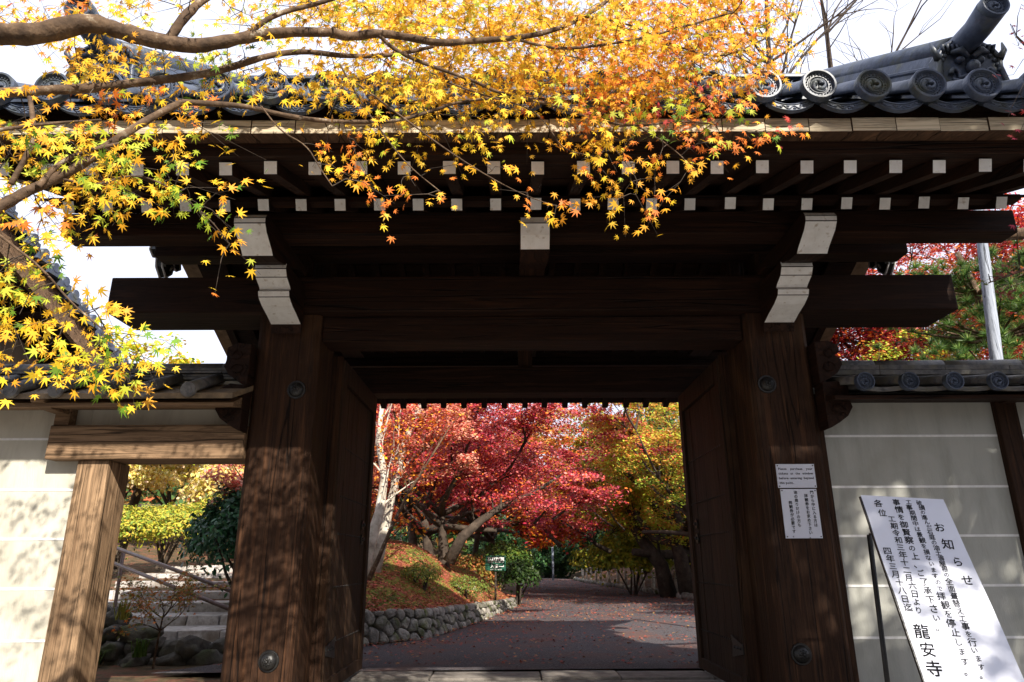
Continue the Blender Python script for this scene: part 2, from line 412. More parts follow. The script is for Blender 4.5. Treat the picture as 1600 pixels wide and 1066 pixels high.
def bush(name, label, c, r, seed, pal, n, size, mat, shape, group=None, cat='bush', stems=6, bark=BARKD, shell=.55, nz=.5):
    """leaves over an uneven lobed shell, with stems inside"""
    rng = random.Random(seed); nr = np.random.default_rng(seed)
    c = Vector(c); r = Vector(r); base = Vector((c.x, c.y, c.z - r.z))
    t = thing(name, label, cat, base, group)
    w = MB()
    for i in range(stems):
        tgt = c + Vector((rng.uniform(-.6, .6) * r.x, rng.uniform(-.6, .6) * r.y, rng.uniform(0, .6) * r.z))
        m_ = (base + tgt) / 2 + Vector((rng.uniform(-.1, .1), rng.uniform(-.1, .1), 0))
        w.tube([base + Vector((rng.uniform(-.1, .1), rng.uniform(-.1, .1), -.15)), m_, tgt], [.035, .025, .012], 5, caps=False)
    w.build('stem', bark, t)
    d = nr.normal(size=(n, 3)); d[:, 2] = np.where(d[:, 2] < -.3, -d[:, 2], d[:, 2]); d /= np.linalg.norm(d, axis=1, keepdims=True)
    ph = nr.uniform(0, 6, 6)
    lob = 1 + .13 * np.sin(4 * d[:, 0] + ph[0]) * np.sin(5 * d[:, 2] + ph[1]) + .10 * np.sin(9 * d[:, 1] + ph[2]) * np.sin(8 * d[:, 0] + ph[3]) + .07 * np.sin(15 * d[:, 2] + ph[4]) * np.sin(14 * d[:, 0] + ph[5])
    rad = (shell + (1 - shell) * np.sqrt(nr.random(n))) * lob
    P = np.array(c) + d * rad[:, None] * np.array(r)
    Nn = d + nr.normal(0, nz, (n, 3)); Nn[:, 2] += .25
    me = leaf_mesh('foliage', P, Nn, size * nr.uniform(.6, 1.25, n), pick(nr, pal, n, .25), shape, mat, nr, origin=base)
    put('foliage', me, base, t, 'stuff')
    return t

# lettering ---------------------------------------------------------------------------
_gl = {}
def glyph(ch):
    if ch in _gl: return _gl[ch]
    c = bpy.data.curves.new('glyph', 'FONT'); c.body = ch; c.resolution_u = 2; c.fill_mode = 'FRONT'
    o = bpy.data.objects.new('glyph', c); COL.objects.link(o)
    me = bpy.data.meshes.new_from_object(o.evaluated_get(bpy.context.evaluated_depsgraph_get()))
    bpy.data.objects.remove(o); bpy.data.curves.remove(c)
    vs = [(v.co.x, v.co.y) for v in me.vertices]; fs = [tuple(p.vertices) for p in me.polygons]
    bpy.data.meshes.remove(me)
    _gl[ch] = (vs, fs); return _gl[ch]
def write(mb, ch, o, ex, ey, s, bold=0, shear=0, center=True):
    """draw a character: o centre point, ex/ey unit vectors along and up the sheet"""
    vs, fs = glyph(ch)
    if not vs: return 0
    xs = [v[0] for v in vs]
    cx = .5 if center else 0
    offs = [(0, 0)] if not bold else [(-bold, -bold * .6), (bold, bold * .6), (bold * .4, -bold), (-bold * .4, bold)]
    nv = ex.cross(ey)
    for i, (a, b) in enumerate(offs):
        mb.add([o + ex * ((v[0] - cx + a + shear * (v[1] - .38)) * s) + ey * ((v[1] - .38 + b) * s) + nv * (.00025 * i) for v in vs], fs)
    return max(xs)

# =====================================================================================
# LARGE STRUCTURE: ground, road, bank, platform
# =====================================================================================
GX = 0.17
def sstep(a, b, x):
    t = max(0.0, min(1.0, (x - a) / (b - a))); return t * t * (3 - 2 * t)
ROAD_L = [(-3.4, 7.66), (-2.06, 9.84), (-1.24, 10.9), (-.69, 13.5), (.1, 18.2), (.3, 24), (.6, 40), (1.2, 60)]
ROAD_R = [(7.5, 7.66), (5.6, 15), (5.1, 19.7), (4.7, 27), (3.8, 40), (3.6, 60)]
def interp(pl, y):
    if y <= pl[0][1]: return pl[0][0]
    for a, b in zip(pl, pl[1:]):
        if y <= b[1]: return a[0] + (b[0] - a[0]) * (y - a[1]) / (b[1] - a[1])
    return pl[-1][0]
def wall_top(y): return .46 - .028 * (y - 9.84)
def hill_left(x, y):
    """land left of the stairs, rising away from the gate"""
    return (.95 * sstep(9.0, 15.5, y) * sstep(-2.6, -4.2, x) + sstep(14, 24, y) * 1.7 * sstep(-6.0, -9.5, x)
            - .5 * sstep(18, 22, y) * sstep(-2.6, -4.2, x) * sstep(-9.5, -6, x))
def ground_h(x, y):
    if y < 6: return -.54 + .50 * sstep(4.9, 5.6, y)
    h = -.04
    h += hill_left(x, y)
    r = interp(ROAD_R, y)
    if x > r + .4: h += min(1.8, .42 * (x - r - .4)) * sstep(8, 14, y) * .55 + .1
    l = interp(ROAD_L, y)
    if y > 19 and x < l: h += .35 * sstep(0, 2, l - x)
    h += .05 * math.sin(x * 1.7 + y) * sstep(6, 30, abs(x)) 
    if y > 60: h += 14 * sstep(60, 150, y)
    h += 9 * sstep(30, 120, abs(x))
    return h
g = MB()
xs = [-260, -160, -100, -60, -40, -30, -24, -20] + [-16 + i * .5 for i in range(65)] + [20, 24, 30, 40, 60, 100, 160, 260]
ys = [-120, -60, -30, -15, -8, -4, -2, 0, 2, 3, 4, 4.9, 5.1, 5.25, 5.4, 5.6] + [6 + .5 * i for i in range(50)] + [32, 34, 37, 40, 44, 50, 56, 60, 70, 80, 100, 120, 150, 200, 300]
for y in ys:
    for x in xs: g.v.append(Vector((x, y, ground_h(x, y))))
nx = len(xs)
for j in range(len(ys) - 1):
    for i in range(nx - 1): g.face((j*nx+i, j*nx+i+1, (j+1)*nx+i+1, (j+1)*nx+i), 0, True)
struct(g.build('ground', SOIL))
g = MB()
rys = [7.66, 8.2, 8.8, 9.4, 9.84, 10.4, 10.9, 11.5, 12, 13.5, 15, 17, 18.2, 20, 22, 24, 27, 30, 34, 40, 48, 60]
for y in rys:
    for k in range(9):
        a, b = interp(ROAD_L, y) - .25, interp(ROAD_R, y) + .15
        x = a + (b - a) * k / 8; g.v.append(Vector((x, y, .004 + .03 * sstep(-.3, 1, 1 - abs(k - 4) / 4))))
for j in range(len(rys) - 1):
    for k in range(8): g.face((j*9+k, j*9+k+1, (j+1)*9+k+1, (j+1)*9+k), 0, True)
struct(g.build('road', ROAD))

# unseen forecourt, gravel added pale to bounce light up; platform under the gate
g = MB(); g.box((-7, -9, -.6), (8, 4.88, -.47)); struct(g.build('forecourt', GRAVEL))
g = MB(); g.box((-2.6, 4.55, -.7), (3.0, 7.2, 0.0)); struct(g.build('gate_platform', SLAB, bevel=.02))
rng = random.Random(3)
x = -2.6
sill = bpy.data.objects.new('stone_sill', None); COL.objects.link(sill); sill['kind'] = 'structure'; WL[sill.name] = Vector((0, 0, 0))
while x < 3.0:
    w_ = rng.uniform(.75, 1.25); x2 = min(3.0, x + w_)
    m = MB(); m.box((x + .006, 7.21, -.2), (x2 - .006, 7.63, .022 + rng.uniform(-.006, .004)))
    m.build('slab', SLAB, sill, bevel=.012); x = x2
for k in range(3):
    m = MB(); m.box((-1.7, 3.5 + .35 * k, -.7), (2.04, 4.545 if k == 2 else 3.845 + .35 * k, -.375 + .155 * k - .02))
    struct(m.build('entrance_step', SLAB, bevel=.015))

# =====================================================================================
# THE GATE
# =====================================================================================
gate = thing('temple_gate', 'large dark timber temple gate with grey tiled roof and white tipped rafters', 'gate', (GX, 6.4, 0))
PLX, PRX = GX - 2.033, GX + 2.033
def boss_mesh():
    m = MB()
    m.tube([(0, .0, 0), (0, -.012, 0)], [.078, .072], 20)
    n, k = 20, 5
    for i in range(k):
        a = math.pi / 2 * i / k; b = math.pi / 2 * (i + 1) / k
        for j in range(n):
            t0, t1 = 2 * math.pi * j / n, 2 * math.pi * (j + 1) / n
            P = lambda an, t: Vector((.062 * math.cos(an) * math.cos(t), -.010 - .045 * math.sin(an), .062 * math.cos(an) * math.sin(t)))
            m.add([P(a, t0), P(a, t1), P(b, t1), P(b, t0)], [(0, 1, 2, 3)], 0, True)
    for j in range(8):
        t = 2 * math.pi * j / 8
        m.tube([(.03 * math.cos(t), -.045, .03 * math.sin(t)), (.012 * math.cos(t), -.058, .012 * math.sin(t))], [.007, .004], 5)
    m.ball((0, -.058, 0), .012, 8, 5)
    return m.mesh('boss', IRON)
BOSS = boss_mesh()
for cx, bz in ((PLX, ((463, 608), (418, 1032))), (PRX, ((1198, 602), (1250, 1024)))):
    m = MB(); c = .035
    sgn = 1 if cx > GX else -1
    pr = [(cx-.26, 5.5+c), (cx-.26+c, 5.5), (cx+.26-c, 5.5), (cx+.26, 5.5+c), (cx+.26, 6.0), (cx-.26, 6.0)]
    m.prism(pr, 2, 0.0, 3.05)
    p = m.build('pillar', WZ, gate, bevel=.006)
    for px, py in bz: put('boss', BOSS, at(px, py, 5.5) + Vector((0, .002, 0)), p)
    m = MB(); m.box((cx-.33, 5.42, 0), (cx+.33, 6.08, .06)); m.build('pillar_base_stone', STONE, gate, bevel=.012)
    m = MB(); m.box((cx-.19, 7.62, 0.02), (cx+.19, 8.0, 2.86)); m.build('rear_post', WZ, gate, bevel=.02)
    m = MB(); m.box((cx-.05, 6.002, 2.25), (cx+.05, 7.618, 2.5)); m.build('tie_beam', WY, gate, bevel=.01)
# lintels and beams
m = MB(); m.box((GX-3.56, 5.44, 3.052), (GX+3.56, 5.92, 3.37)); m.build('main_beam', WX, gate, bevel=.014)
m = MB(); m.box((PLX+.262, 5.56, 2.83), (PRX-.262, 5.86, 3.049)); m.build('lintel', WX, gate, bevel=.01)
m = MB(); m.box((GX-3.0, 7.55, 2.862), (GX+3.0, 7.85, 3.16)); m.build('rear_beam', WX, gate, bevel=.014)
m = MB(); m.box((GX-3.62, 4.80, 3.442), (GX+3.70, 5.0, 3.632)); m.build('eave_purlin', WX, gate, bevel=.01)
m = MB(); m.box((GX-3.6, 8.0, 3.30), (GX+3.6, 8.2, 3.46)); m.build('eave_purlin', WX, gate, bevel=.01)
m = MB(); m.box((GX-3.3, 6.30, 4.14), (GX+3.3, 6.52, 4.38)); m.build('ridge_purlin', WX, gate, bevel=.01)
m = MB(); m.box((GX-3.3, 5.55, 3.62), (GX+3.3, 5.75, 3.84)); m.build('inner_purlin', WX, gate, bevel=.01)
m = MB(); m.box((GX-3.3, 7.15, 3.66), (GX+3.3, 7.3, 3.86)); m.build('inner_purlin', WX, gate, bevel=.01)
m = MB(); m.box((GX-.10, 7.6, 3.162), (GX+.06, 7.78, 3.66)); m.build('strut', WZ, gate, bevel=.006)
for cx in (PLX, GX, PRX):
    m = MB(); m.box((cx-.09, 5.55, 3.372), (cx+.09, 5.75, 3.618)); m.build('strut', WZ, gate, bevel=.006)
    m = MB(); m.box((cx-.09, 6.32, 3.47), (cx+.09, 6.5, 4.138)); m.build('strut', WZ, gate, bevel=.006)
    # arm over the main beam, white scrolled nose
    prof = [(4.47, 3.438), (4.44, 3.40), (4.445, 3.36), (4.49, 3.31), (4.56, 3.27), (4.62, 3.235), (4.66, 3.20), (4.80, 3.215), (5.0, 3.27), (5.30, 3.374), (7.9, 3.374), (7.9, 3.438)] if cx != GX else \
           [(4.52, 3.438), (4.50, 3.38), (4.53, 3.30), (4.60, 3.215), (4.90, 3.25), (5.30, 3.374), (7.9, 3.374), (7.9, 3.438)]
    w_ = .115 if cx != GX else .108
    em = {0: 1, 1: 1, 2: 1, 3: 1, 4: 1, 5: 1} if cx != GX else {0: 1, 1: 1, 2: 1}
    m = MB(); m.prism(prof, 0, cx - w_, cx + w_, 0, em); m.build('bracket_arm', [WY, WHITE], gate, bevel=.004)
    if cx != GX:
        prof = [(4.94, 3.268), (4.93, 3.22), (4.97, 3.165), (5.06, 3.125), (5.085, 3.105), (5.05, 3.085), (5.07, 3.04), (5.16, 3.0), (5.30, 2.965), (5.41, 2.93), (5.438, 2.86), (5.438, 3.268)]
        m = MB(); m.prism(prof, 0, cx - .125, cx + .125, 0, {k: 1 for k in range(9)}); m.build('bracket_nose', [WY, WHITE], gate, bevel=.004)
# rafters: two tiers in front, one behind; the square ends are painted white
SP = .278
def rafter_mesh(p0, p1, w_, h_, cap=True):
    m = MB(); m.beam(p0, p1, w_, h_, 0, 1 if cap else None)
    return m.mesh('rafter', [WY, WHITE])
lo = rafter_mesh(Vector((0, 4.43, 3.49)), Vector((0, 6.42, 4.485)), .077, .082)
fl = rafter_mesh(Vector((0, 3.79, 3.395)), Vector((0, 5.1, 3.83)), .079, .080)
re = rafter_mesh(Vector((0, 9.42, 3.125)), Vector((0, 6.40, 4.455)), .075, .088, False)
rr = random.Random(8)
for k in range(-12, 13):
    for me, nm in ((lo, 'rafter'), (fl, 'flying_rafter'), (re, 'rear_rafter')):
        o = put(nm, me, (GX + k * SP + rr.uniform(-.006, .006), rr.uniform(-.008, .008), rr.uniform(-.003, .003)), gate)
m = MB(); m.beam((GX-3.5, 4.50, 3.553), (GX+3.5, 4.50, 3.553), .09, .04); m.build('rafter_rail', WX, gate)
# sheathing: boards lie over the rafters, board by board
def slope_board(x0, x1, y0, z0, y1, z1, th, name, mat):
    m = MB(); m.hexa([(x0,y0,z0),(x1,y0,z0),(x1,y1,z1),(x0,y1,z1),(x0,y0,z0+th),(x1,y0,z0+th),(x1,y1,z1+th),(x0,y1,z1+th)])
    return m.build(name, mat, gate)
def boards(y0, z0, y1, z1, n, th, name):
    for i in range(n):
        a, b = i / n, (i + 1) / n - .03 / n
        slope_board(GX-3.66, GX+3.66, y0+(y1-y0)*a, z0+(z1-z0)*a + (.004 if i % 2 else 0), y0+(y1-y0)*b, z0+(z1-z0)*b + (.004 if i % 2 else 0), th, name, WX)
boards(3.86, 3.466, 5.12, 3.884, 6, .02, 'soffit_board')
boards(4.52, 3.586, 6.42, 4.536, 9, .02, 'soffit_board')
boards(9.46, 3.166, 6.43, 4.50, 14, .02, 'soffit_board')
m = MB(); m.hexa([(GX-3.75,3.72,3.442),(GX+3.75,3.72,3.442),(GX+3.75,3.855,3.46),(GX-3.75,3.855,3.46),(GX-3.75,3.70,3.525),(GX+3.75,3.70,3.525),(GX+3.75,3.84,3.55),(GX-3.75,3.84,3.55)])
m.build('eave_fascia', WX, gate)
m = MB(); m.box((GX-3.7, 9.4, 3.19), (GX+3.7, 9.52, 3.27)); m.build('eave_fascia', WX, gate)
# short boards over the fascia, pale sawn ends showing as a jointed strip
x = GX - 3.85; rr = random.Random(21); k = 0
while x < GX + 3.85:
    w_ = rr.choice((.235, .262, .27, .255, .29)); dy = rr.uniform(-.004, .004)
    m = MB(); m.hexa([(x+.003,3.55+dy,3.487),(x+w_-.003,3.55+dy,3.487),(x+w_-.003,3.9,3.56),(x+.003,3.9,3.56),(x+.003,3.545+dy,3.572),(x+w_-.003,3.545+dy,3.572),(x+w_-.003,3.9,3.645),(x+.003,3.9,3.645)], 0, {2: 1})
    m.build('eave_board', [SOFFIT, WPALE], gate); x += w_
m = MB(); m.box((GX-3.85, 3.58, 3.655), (GX+3.85, 3.86, 3.70)); m.build('tile_batten', WX, gate)
m = MB(); m.hexa([(GX-3.85,3.60,3.576),(GX+3.85,3.60,3.576),(GX+3.85,3.86,3.648),(GX-3.85,3.86,3.648),(GX-3.85,3.60,3.653),(GX+3.85,3.60,3.653),(GX+3.85,3.86,3.654),(GX-3.85,3.86,3.654)]); m.build('tile_batten', WY, gate)
# roof body under the tiles (clay bed)
RP = .655
def roof_z(y):                      # top surface of the clay bed, front then rear slope
    return 3.675 + RP * (y - 3.47) if y < 6.4 else 3.675 + RP * (6.4 - 3.47) - .715 * (y - 6.4)
m = MB()
m.prism([(3.88, roof_z(3.88)-.045), (3.88, 3.66), (6.4, 4.62), (9.5, 3.30), (9.55, roof_z(9.55)), (6.4, roof_z(6.4))], 0, GX-3.9, GX+3.9)
m.build('roof_bed', CLAY, gate)
# tomoe roundel: rim, ring of beads, three commas
def roundel(r, depth=.022, beads=22):
    m = MB(); n = 32
    prof = [(1.0, .012), (1.0, -.030), (.97, -.036), (.86, -.036), (.83, -.022), (.80, -.014), (.60, -.014), (.575, -.020), (.55, -.020), (.53, -.010), (0.001, -.010)]
    for (a, ya), (b, yb) in zip(prof, prof[1:]):
        for j in range(n):
            t0, t1 = 2*math.pi*j/n, 2*math.pi*(j+1)/n
            m.add([(r*a*math.cos(t0), ya, r*a*math.sin(t0)), (r*a*math.cos(t1), ya, r*a*math.sin(t1)), (r*b*math.cos(t1), yb, r*b*math.sin(t1)), (r*b*math.cos(t0), yb, r*b*math.sin(t0))], [(0,1,2,3)], 0, False)
    for j in range(beads):
        t = 2*math.pi*j/beads; m.ball((r*.70*math.cos(t), -.015, r*.70*math.sin(t)), (r*.05, .010, r*.05), 6, 4)
    for q in range(3):
        pts = []; rad = []
        for i in range(10):
            u = i / 9; a = 2*math.pi*q/3 + .2 + u * 3.4; rr_ = r * (.19 + .31 * u ** .8)
            pts.append((rr_*math.cos(a), -.014, rr_*math.sin(a))); rad.append(r * (.17 * (1 - u) ** .7 + .02))
        m.tube(pts, rad, 7)
    return m.mesh('eave_roundel', TILE)
RND = roundel(.101)
RND_S = roundel(.070, beads=14)
SPT = .3218; TX0 = GX + .03
def barrel(r, L, pitch, nseg=12, tap=.0):
    """one cover tile: half-round shell lying along +y, rising"""
    m = MB(); th = .016; v0 = []
    for y in (0, L):
        rr_ = r - tap * (y / L)
        for rad in (rr_, rr_ - th):
            for k in range(nseg + 1):
                a = -.25 + (math.pi + .5) * k / nseg
                v0.append(Vector((rad * math.cos(a), y, rad * math.sin(a) + pitch * y)))
    n = nseg + 1; f = []
    for k in range(nseg):
        f += [(k, k+1, 2*n+k+1, 2*n+k), (n+k+1, n+k, 3*n+k, 3*n+k+1), (k+1, k, n+k, n+k+1), (2*n+k, 2*n+k+1, 3*n+k+1, 3*n+k)]
    f += [(0, 2*n, 3*n, n), (nseg, n+nseg, 3*n+nseg, 2*n+nseg)]
    m.add(v0, f, 0, True); return m
BAR = barrel(.082, .31, RP, tap=.006).mesh('cover_tile', TILE)
ks = list(range(-12, 13))
for k in ks:
    x = TX0 + k * SPT
    if abs(x - GX) > 3.9: continue
    put('eave_roundel', RND, (x, 3.45, 3.722), gate)
    for j in range(3):
        put('cover_tile', BAR, (x, 3.455 + .30 * j, 3.712 + RP * .30 * j + .004 * j), gate)
m = MB(); src = barrel(.080, .31, RP, 8, .006)
for k in ks:
    x = TX0 + k * SPT
    if abs(x - GX) > 3.9: continue
    for j in range(3, 10): m.add([v + Vector((x, 3.455 + .30*j, 3.712 + RP*.30*j)) for v in src.v], src.f, 0, True)
    for j in range(11): m.add([Vector((v.x + x, 6.45 + (.3*j + v.y), roof_z(6.45 + .3*j + v.y) + .05 + v.z - RP*v.y)) for v in src.v], src.f, 0, True)
m.build('cover_tile_field', TILE, gate, kind='stuff')
# pan tiles: hanging curved lip with a carved vine between the roundels
def pan_lip():
    m = MB(); n = 12; hw = SPT / 2 - .02; s_ = []
    for i in range(n + 1):
        u = -1 + 2 * i / n; s_.append((u * hw, 3.672 - .052 * (1 - u * u)))
    for (xa, za), (xb, zb) in zip(s_, s_[1:]):
        m.hexa([(xa,3.475,za-.048),(xb,3.475,zb-.048),(xb,3.50,zb-.048),(xa,3.50,za-.048),(xa,3.475,za),(xb,3.475,zb),(xb,3.50,zb),(xa,3.50,za)])
        m.hexa([(xa,3.50,za-.014),(xb,3.50,zb-.014),(xb,3.80,zb-.014+.3*RP),(xa,3.80,za-.014+.3*RP),(xa,3.50,za),(xb,3.50,zb),(xb,3.80,zb+.3*RP),(xa,3.80,za+.3*RP)])
    # raised border and scroll
    for off in (-.004, -.044): m.tube([(a, 3.473, z + off) for a, z in s_], .004, 5)
    pts = []
    for i in range(25):
        u = -.85 + 1.7 * i / 24; pts.append((u*hw, 3.473, 3.672 - .052*(1-u*u) - .024 + .010*math.sin(u*14)))
    m.tube(pts, .004, 5)
    for i in range(6):
        u = -.7 + 1.4 * i / 5; zc = 3.672 - .052*(1-u*u) - .024
        m.ball((u*hw, 3.473, zc - .008*math.sin(u*14)), (.011, .005, .007), 6, 4)
    return m.mesh('pan_tile', TILE)
PAN = pan_lip()
for k in ks[:-1]:
    x = TX0 + (k + .5) * SPT
    if abs(x - GX) < 3.8: put('pan_tile', PAN, (x, 0, 0), gate)
m = MB()
for k in ks[:-1]:
    x = TX0 + (k + .5) * SPT
    for j in range(1, 10):
        y = 3.5 + .3*j; z = roof_z(y) + .01
        m.hexa([(x-.12,y,z),(x+.12,y,z),(x+.12,y+.3,z+.3*RP-.02),(x-.12,y+.3,z+.3*RP-.02),(x-.12,y,z+.02),(x+.12,y,z+.02),(x+.12,y+.3,z+.3*RP),(x-.12,y+.3,z+.3*RP)])
m.build('pan_tile_field', TILE, gate, kind='stuff')
# main ridge: stacked courses with openwork rings, barrel cap
rz = roof_z(6.4) - .03
rg = []
m = MB(); m.box((GX-3.7, 6.22, rz-.05), (GX+3.7, 6.58, rz+.24)); ridge = m.build('main_ridge', TILE, gate, bevel=.01)
m = MB(); m.box((GX-3.75, 6.17, rz+.242), (GX+3.75, 6.63, rz+.275)); m.box((GX-3.75, 6.19, rz+.415), (GX+3.75, 6.61, rz+.445)); m.build('ridge_course', TILE, ridge)
m = MB(); m.box((GX-3.68, 6.30, rz+.276), (GX+3.68, 6.50, rz+.414)); m.build('ridge_core', CLAY, ridge)
m = MB(); n = 52
for i in range(n):
    x = GX - 3.66 + 7.32 * (i + .5) / n
    m.tube([(x + .066*math.cos(t*math.pi/6), 6.235, rz + .345 + .066*math.sin(t*math.pi/6)) for t in range(13)], .010, 4, caps=False)
    m.tube([(x-.07, 6.235, rz+.28), (x, 6.225, rz+.345), (x+.07, 6.235, rz+.41)], .008, 4)
m.build('ring_lattice', TILE, ridge, kind='stuff')
m = MB(); m.tube([(GX-3.85, 6.4, rz+.50), (GX+3.85, 6.4, rz+.50)], .095, 12); m.build('ridge_cap', TILE, ridge)
# descending ridges with ogre-face end tiles
def descend(cx, flip):
    y0, yt = 4.09, 6.3
    def zz(y): return roof_z(y)
    m = MB()
    pr = [(-.20, .05), (.20, .05), (.205, .13), (.175, .15), (.165, .27), (.185, .285), (.185, .305), (.13, .32), (.12, .40), (-.12, .40), (-.13, .32), (-.185, .305), (-.185, .285), (-.165, .27), (-.175, .15), (-.205, .13)]
    nq = len(pr)
    for y in (y0, yt):
        for a, b in pr: m.v.append(Vector((cx + a, y, zz(y) + b)))
    for k in range(nq): m.face((k, (k+1) % nq, nq + (k+1) % nq, nq + k))
    m.face(list(range(nq))[::-1]); m.face([nq + k for k in range(nq)])
    dr = m.build('descending_ridge', TILE, gate)
    m = MB(); m.tube([(cx, y0, zz(y0)+.43), (cx, yt, zz(yt)+.43)], .105, 14); m.build('ridge_cap', TILE, dr)
    # end tile
    m = MB(); zb = zz(y0) - .02; yf = y0 - .09
    out = [(-.235, 0), (.235, 0), (.25, .10), (.225, .24), (.235, .32), (.19, .40), (.10, .455), (0, .47), (-.10, .455), (-.17, .41), (-.215, .34), (-.22, .25), (-.245, .12)]
    m.prism([(cx + a, zb + b) for a, b in out], 1, yf, yf + .085)
    m.tube([(cx+a*.93, yf-.004, zb+.02+b*.93) for a, b in out + [out[0]]], .020, 6)
    for i in range(15):
        a = math.pi * i / 14; m.ball((cx + .20*math.cos(a), yf-.004, zb + .22 + .18*math.sin(a)), (.017, .015, .017), 7, 5)
    # face: brows, eyes, snout, teeth, whorled mane
    for sx in (-1, 1):
        m.tube([(cx+sx*.02, yf-.03, zb+.30), (cx+sx*.07, yf-.05, zb+.345), (cx+sx*.13, yf-.03, zb+.34)], [.02, .028, .012], 7)
        m.ball((cx+sx*.07, yf-.02, zb+.285), (.032, .03, .026), 9, 6)
        m.tube([(cx+sx*(.12+.03*math.cos(t*.7)), yf-.015, zb+.17+.045*math.sin(t*.7)) for t in range(9)], [.02-.0012*t for t in range(9)], 6)
        m.tube([(cx+sx*.05, yf-.035, zb+.12), (cx+sx*.10, yf-.03, zb+.10), (cx+sx*.145, yf-.02, zb+.13)], [.016, .018, .01], 6)
        m.tube([(cx+sx*.045, yf-.04, zb+.11), (cx+sx*.045, yf-.045, zb+.06)], [.012, .003], 5)
        for q in range(5):
            x_ = .03 + q*.035
            m.tube([(cx+sx*x_, yf-.02, zb+.355), (cx+sx*(x_+.012), yf-.035, zb+.395), (cx+sx*(x_*.8), yf-.015, zb+.45-.012*q)], [.012, .014, .006], 5)
        m.tube([(cx+sx*.21, yf-.01, zb+.30), (cx+sx*.245, yf-.03, zb+.36), (cx+sx*.25, yf-.02, zb+.43)], [.028, .020, .006], 6)
        m.tube([(cx+sx*(.26+.05*math.cos(t*.65)), yf+.02, zb+.06+.05*math.sin(t*.65)) for t in range(9)], [.026-.0018*t for t in range(9)], 6)
    m.ball((cx, yf-.035, zb+.22), (.045, .045, .05), 10, 7)
    m.tube([(cx-.11, yf-.02, zb+.135), (cx, yf-.05, zb+.155), (cx+.11, yf-.02, zb+.135)], .016, 6)
    m.build('ogre_tile', TILE, dr)
    m = MB()
    m.tube([(cx, 4.5, 4.66), (cx, 4.25, 4.545), (cx, 4.05, 4.50), (cx, 3.85, 4.495), (cx, 3.70, 4.52)], [.105, .10, .092, .088, .093], 18)
    m.build('horn_tile', TILE, dr)
    o = put('eave_roundel', RND_S, (cx, 3.695, 4.52), dr); o.scale = (1.3, 1.3, 1.3)
descend(GX + 3.0, 1); descend(GX - 3.0, -1)
# verges: barge boards, edge tiles, carved pendants
for s in (-1, 1):
    vx = GX + s * 3.62
    for (ya, za, yb, zb, tag_) in ((3.62, 3.38, 6.43, 4.62, 'f'), (9.5, 3.14, 6.43, 4.62, 'r')):
        m = MB(); n = 8; dn = .17
        for i in range(n):
            u0, u1 = i / n, (i + 1) / n
            sag = lambda u: -.07 * math.sin(math.pi * u)
            y0, y1 = ya+(yb-ya)*u0, ya+(yb-ya)*u1; z0, z1 = za+(zb-za)*u0+sag(u0), za+(zb-za)*u1+sag(u1)
            m.hexa([(vx-.045,y0,z0-dn+.16),(vx+.045,y0,z0-dn+.16),(vx+.045,y1,z1-dn+.16),(vx-.045,y1,z1-dn+.16),(vx-.045,y0,z0+.16),(vx+.045,y0,z0+.16),(vx+.045,y1,z1+.16),(vx-.045,y1,z1+.16)])
        m.build('barge_board', WY, gate)
    VT = MB()
    VT.tube([(-.0, 0, 0), (.18, 0, 0)], .06, 10); VT.box((-.0, -.13, -.10), (.02, .10, -.01))
    VTm = VT.mesh('verge_tile', TILE)
    for (ya, yb) in ((3.7, 6.3), (6.6, 9.5)):
        nn = 12
        for i in range(nn):
            y = ya + (yb - ya) * i / (nn - 1)
            o = put('verge_tile', VTm, (vx + s*.10 if s > 0 else vx - .28, y, roof_z(y) + .035), gate)
    # pendant
    m = MB(); gy = 6.60
    out = [(0, .20), (.14, .16), (.30, .13), (.33, .03), (.26, -.02), (.29, -.10), (.20, -.15), (.13, -.13), (.11, -.22), (.0, -.30), (-.11, -.22), (-.13, -.13), (-.20, -.15), (-.29, -.10), (-.26, -.02), (-.33, .03), (-.30, .13), (-.14, .16)]
    x0 = vx + s * .05 - (.06 if s < 0 else 0)
    m.prism([(gy + a*.9, 4.16 + b) for a, b in out], 0, x0, x0 + s*.06)
    pd = m.build('gable_pendant', IRON, gate)
    m = MB()
    for face in (x0 + s*.062, x0 - s*.002):
        m.tube([(face, gy + a*.9, 4.16 + b) for a, b in out + [out[0]]], .012, 5)
        for q in (-1, 1):
            m.tube([(face, gy + q*(.13 + .055*math.cos(t*.8)), 4.10 + .055*math.sin(t*.8)) for t in range(7)], .011, 5)
            m.tube([(face, gy + q*.05, 3.96), (face, gy + q*.09, 4.02)], .012, 5)
    m.build('pendant_trim', WHITE, pd)
# carved nosings on the outer cheeks of the pillars
def nosing(px, y, z, s, sc=1.0):
    pr = [(0, .17), (.12, .18), (.20, .14), (.205, .08), (.16, .05), (.20, .03), (.215, -.03), (.17, -.10), (.10, -.15), (.03, -.19), (0, -.20)]
    m = MB(); m.prism([(px + s * a * sc, z + b * sc) for a, b in pr], 1, y, y + .16)
    m.tube([(px + s*sc*(.11+.04*math.cos(t*.8)), y-.003, z + sc*(.07+.04*math.sin(t*.8))) for t in range(8)], .007, 5)
    m.tube([(px + s*sc*(.10+.05*math.cos(t*.8)), y-.003, z - sc*(.05-.04*math.sin(t*.8))) for t in range(8)], .007, 5)
    m.build('carved_nosing', WY, gate, bevel=.006)
for px, s in ((PLX - .261, -1), (PRX + .261, 1)):
    nosing(px, 5.40, 2.60, s, .95); nosing(px, 5.36, 2.24, s, 1.0)
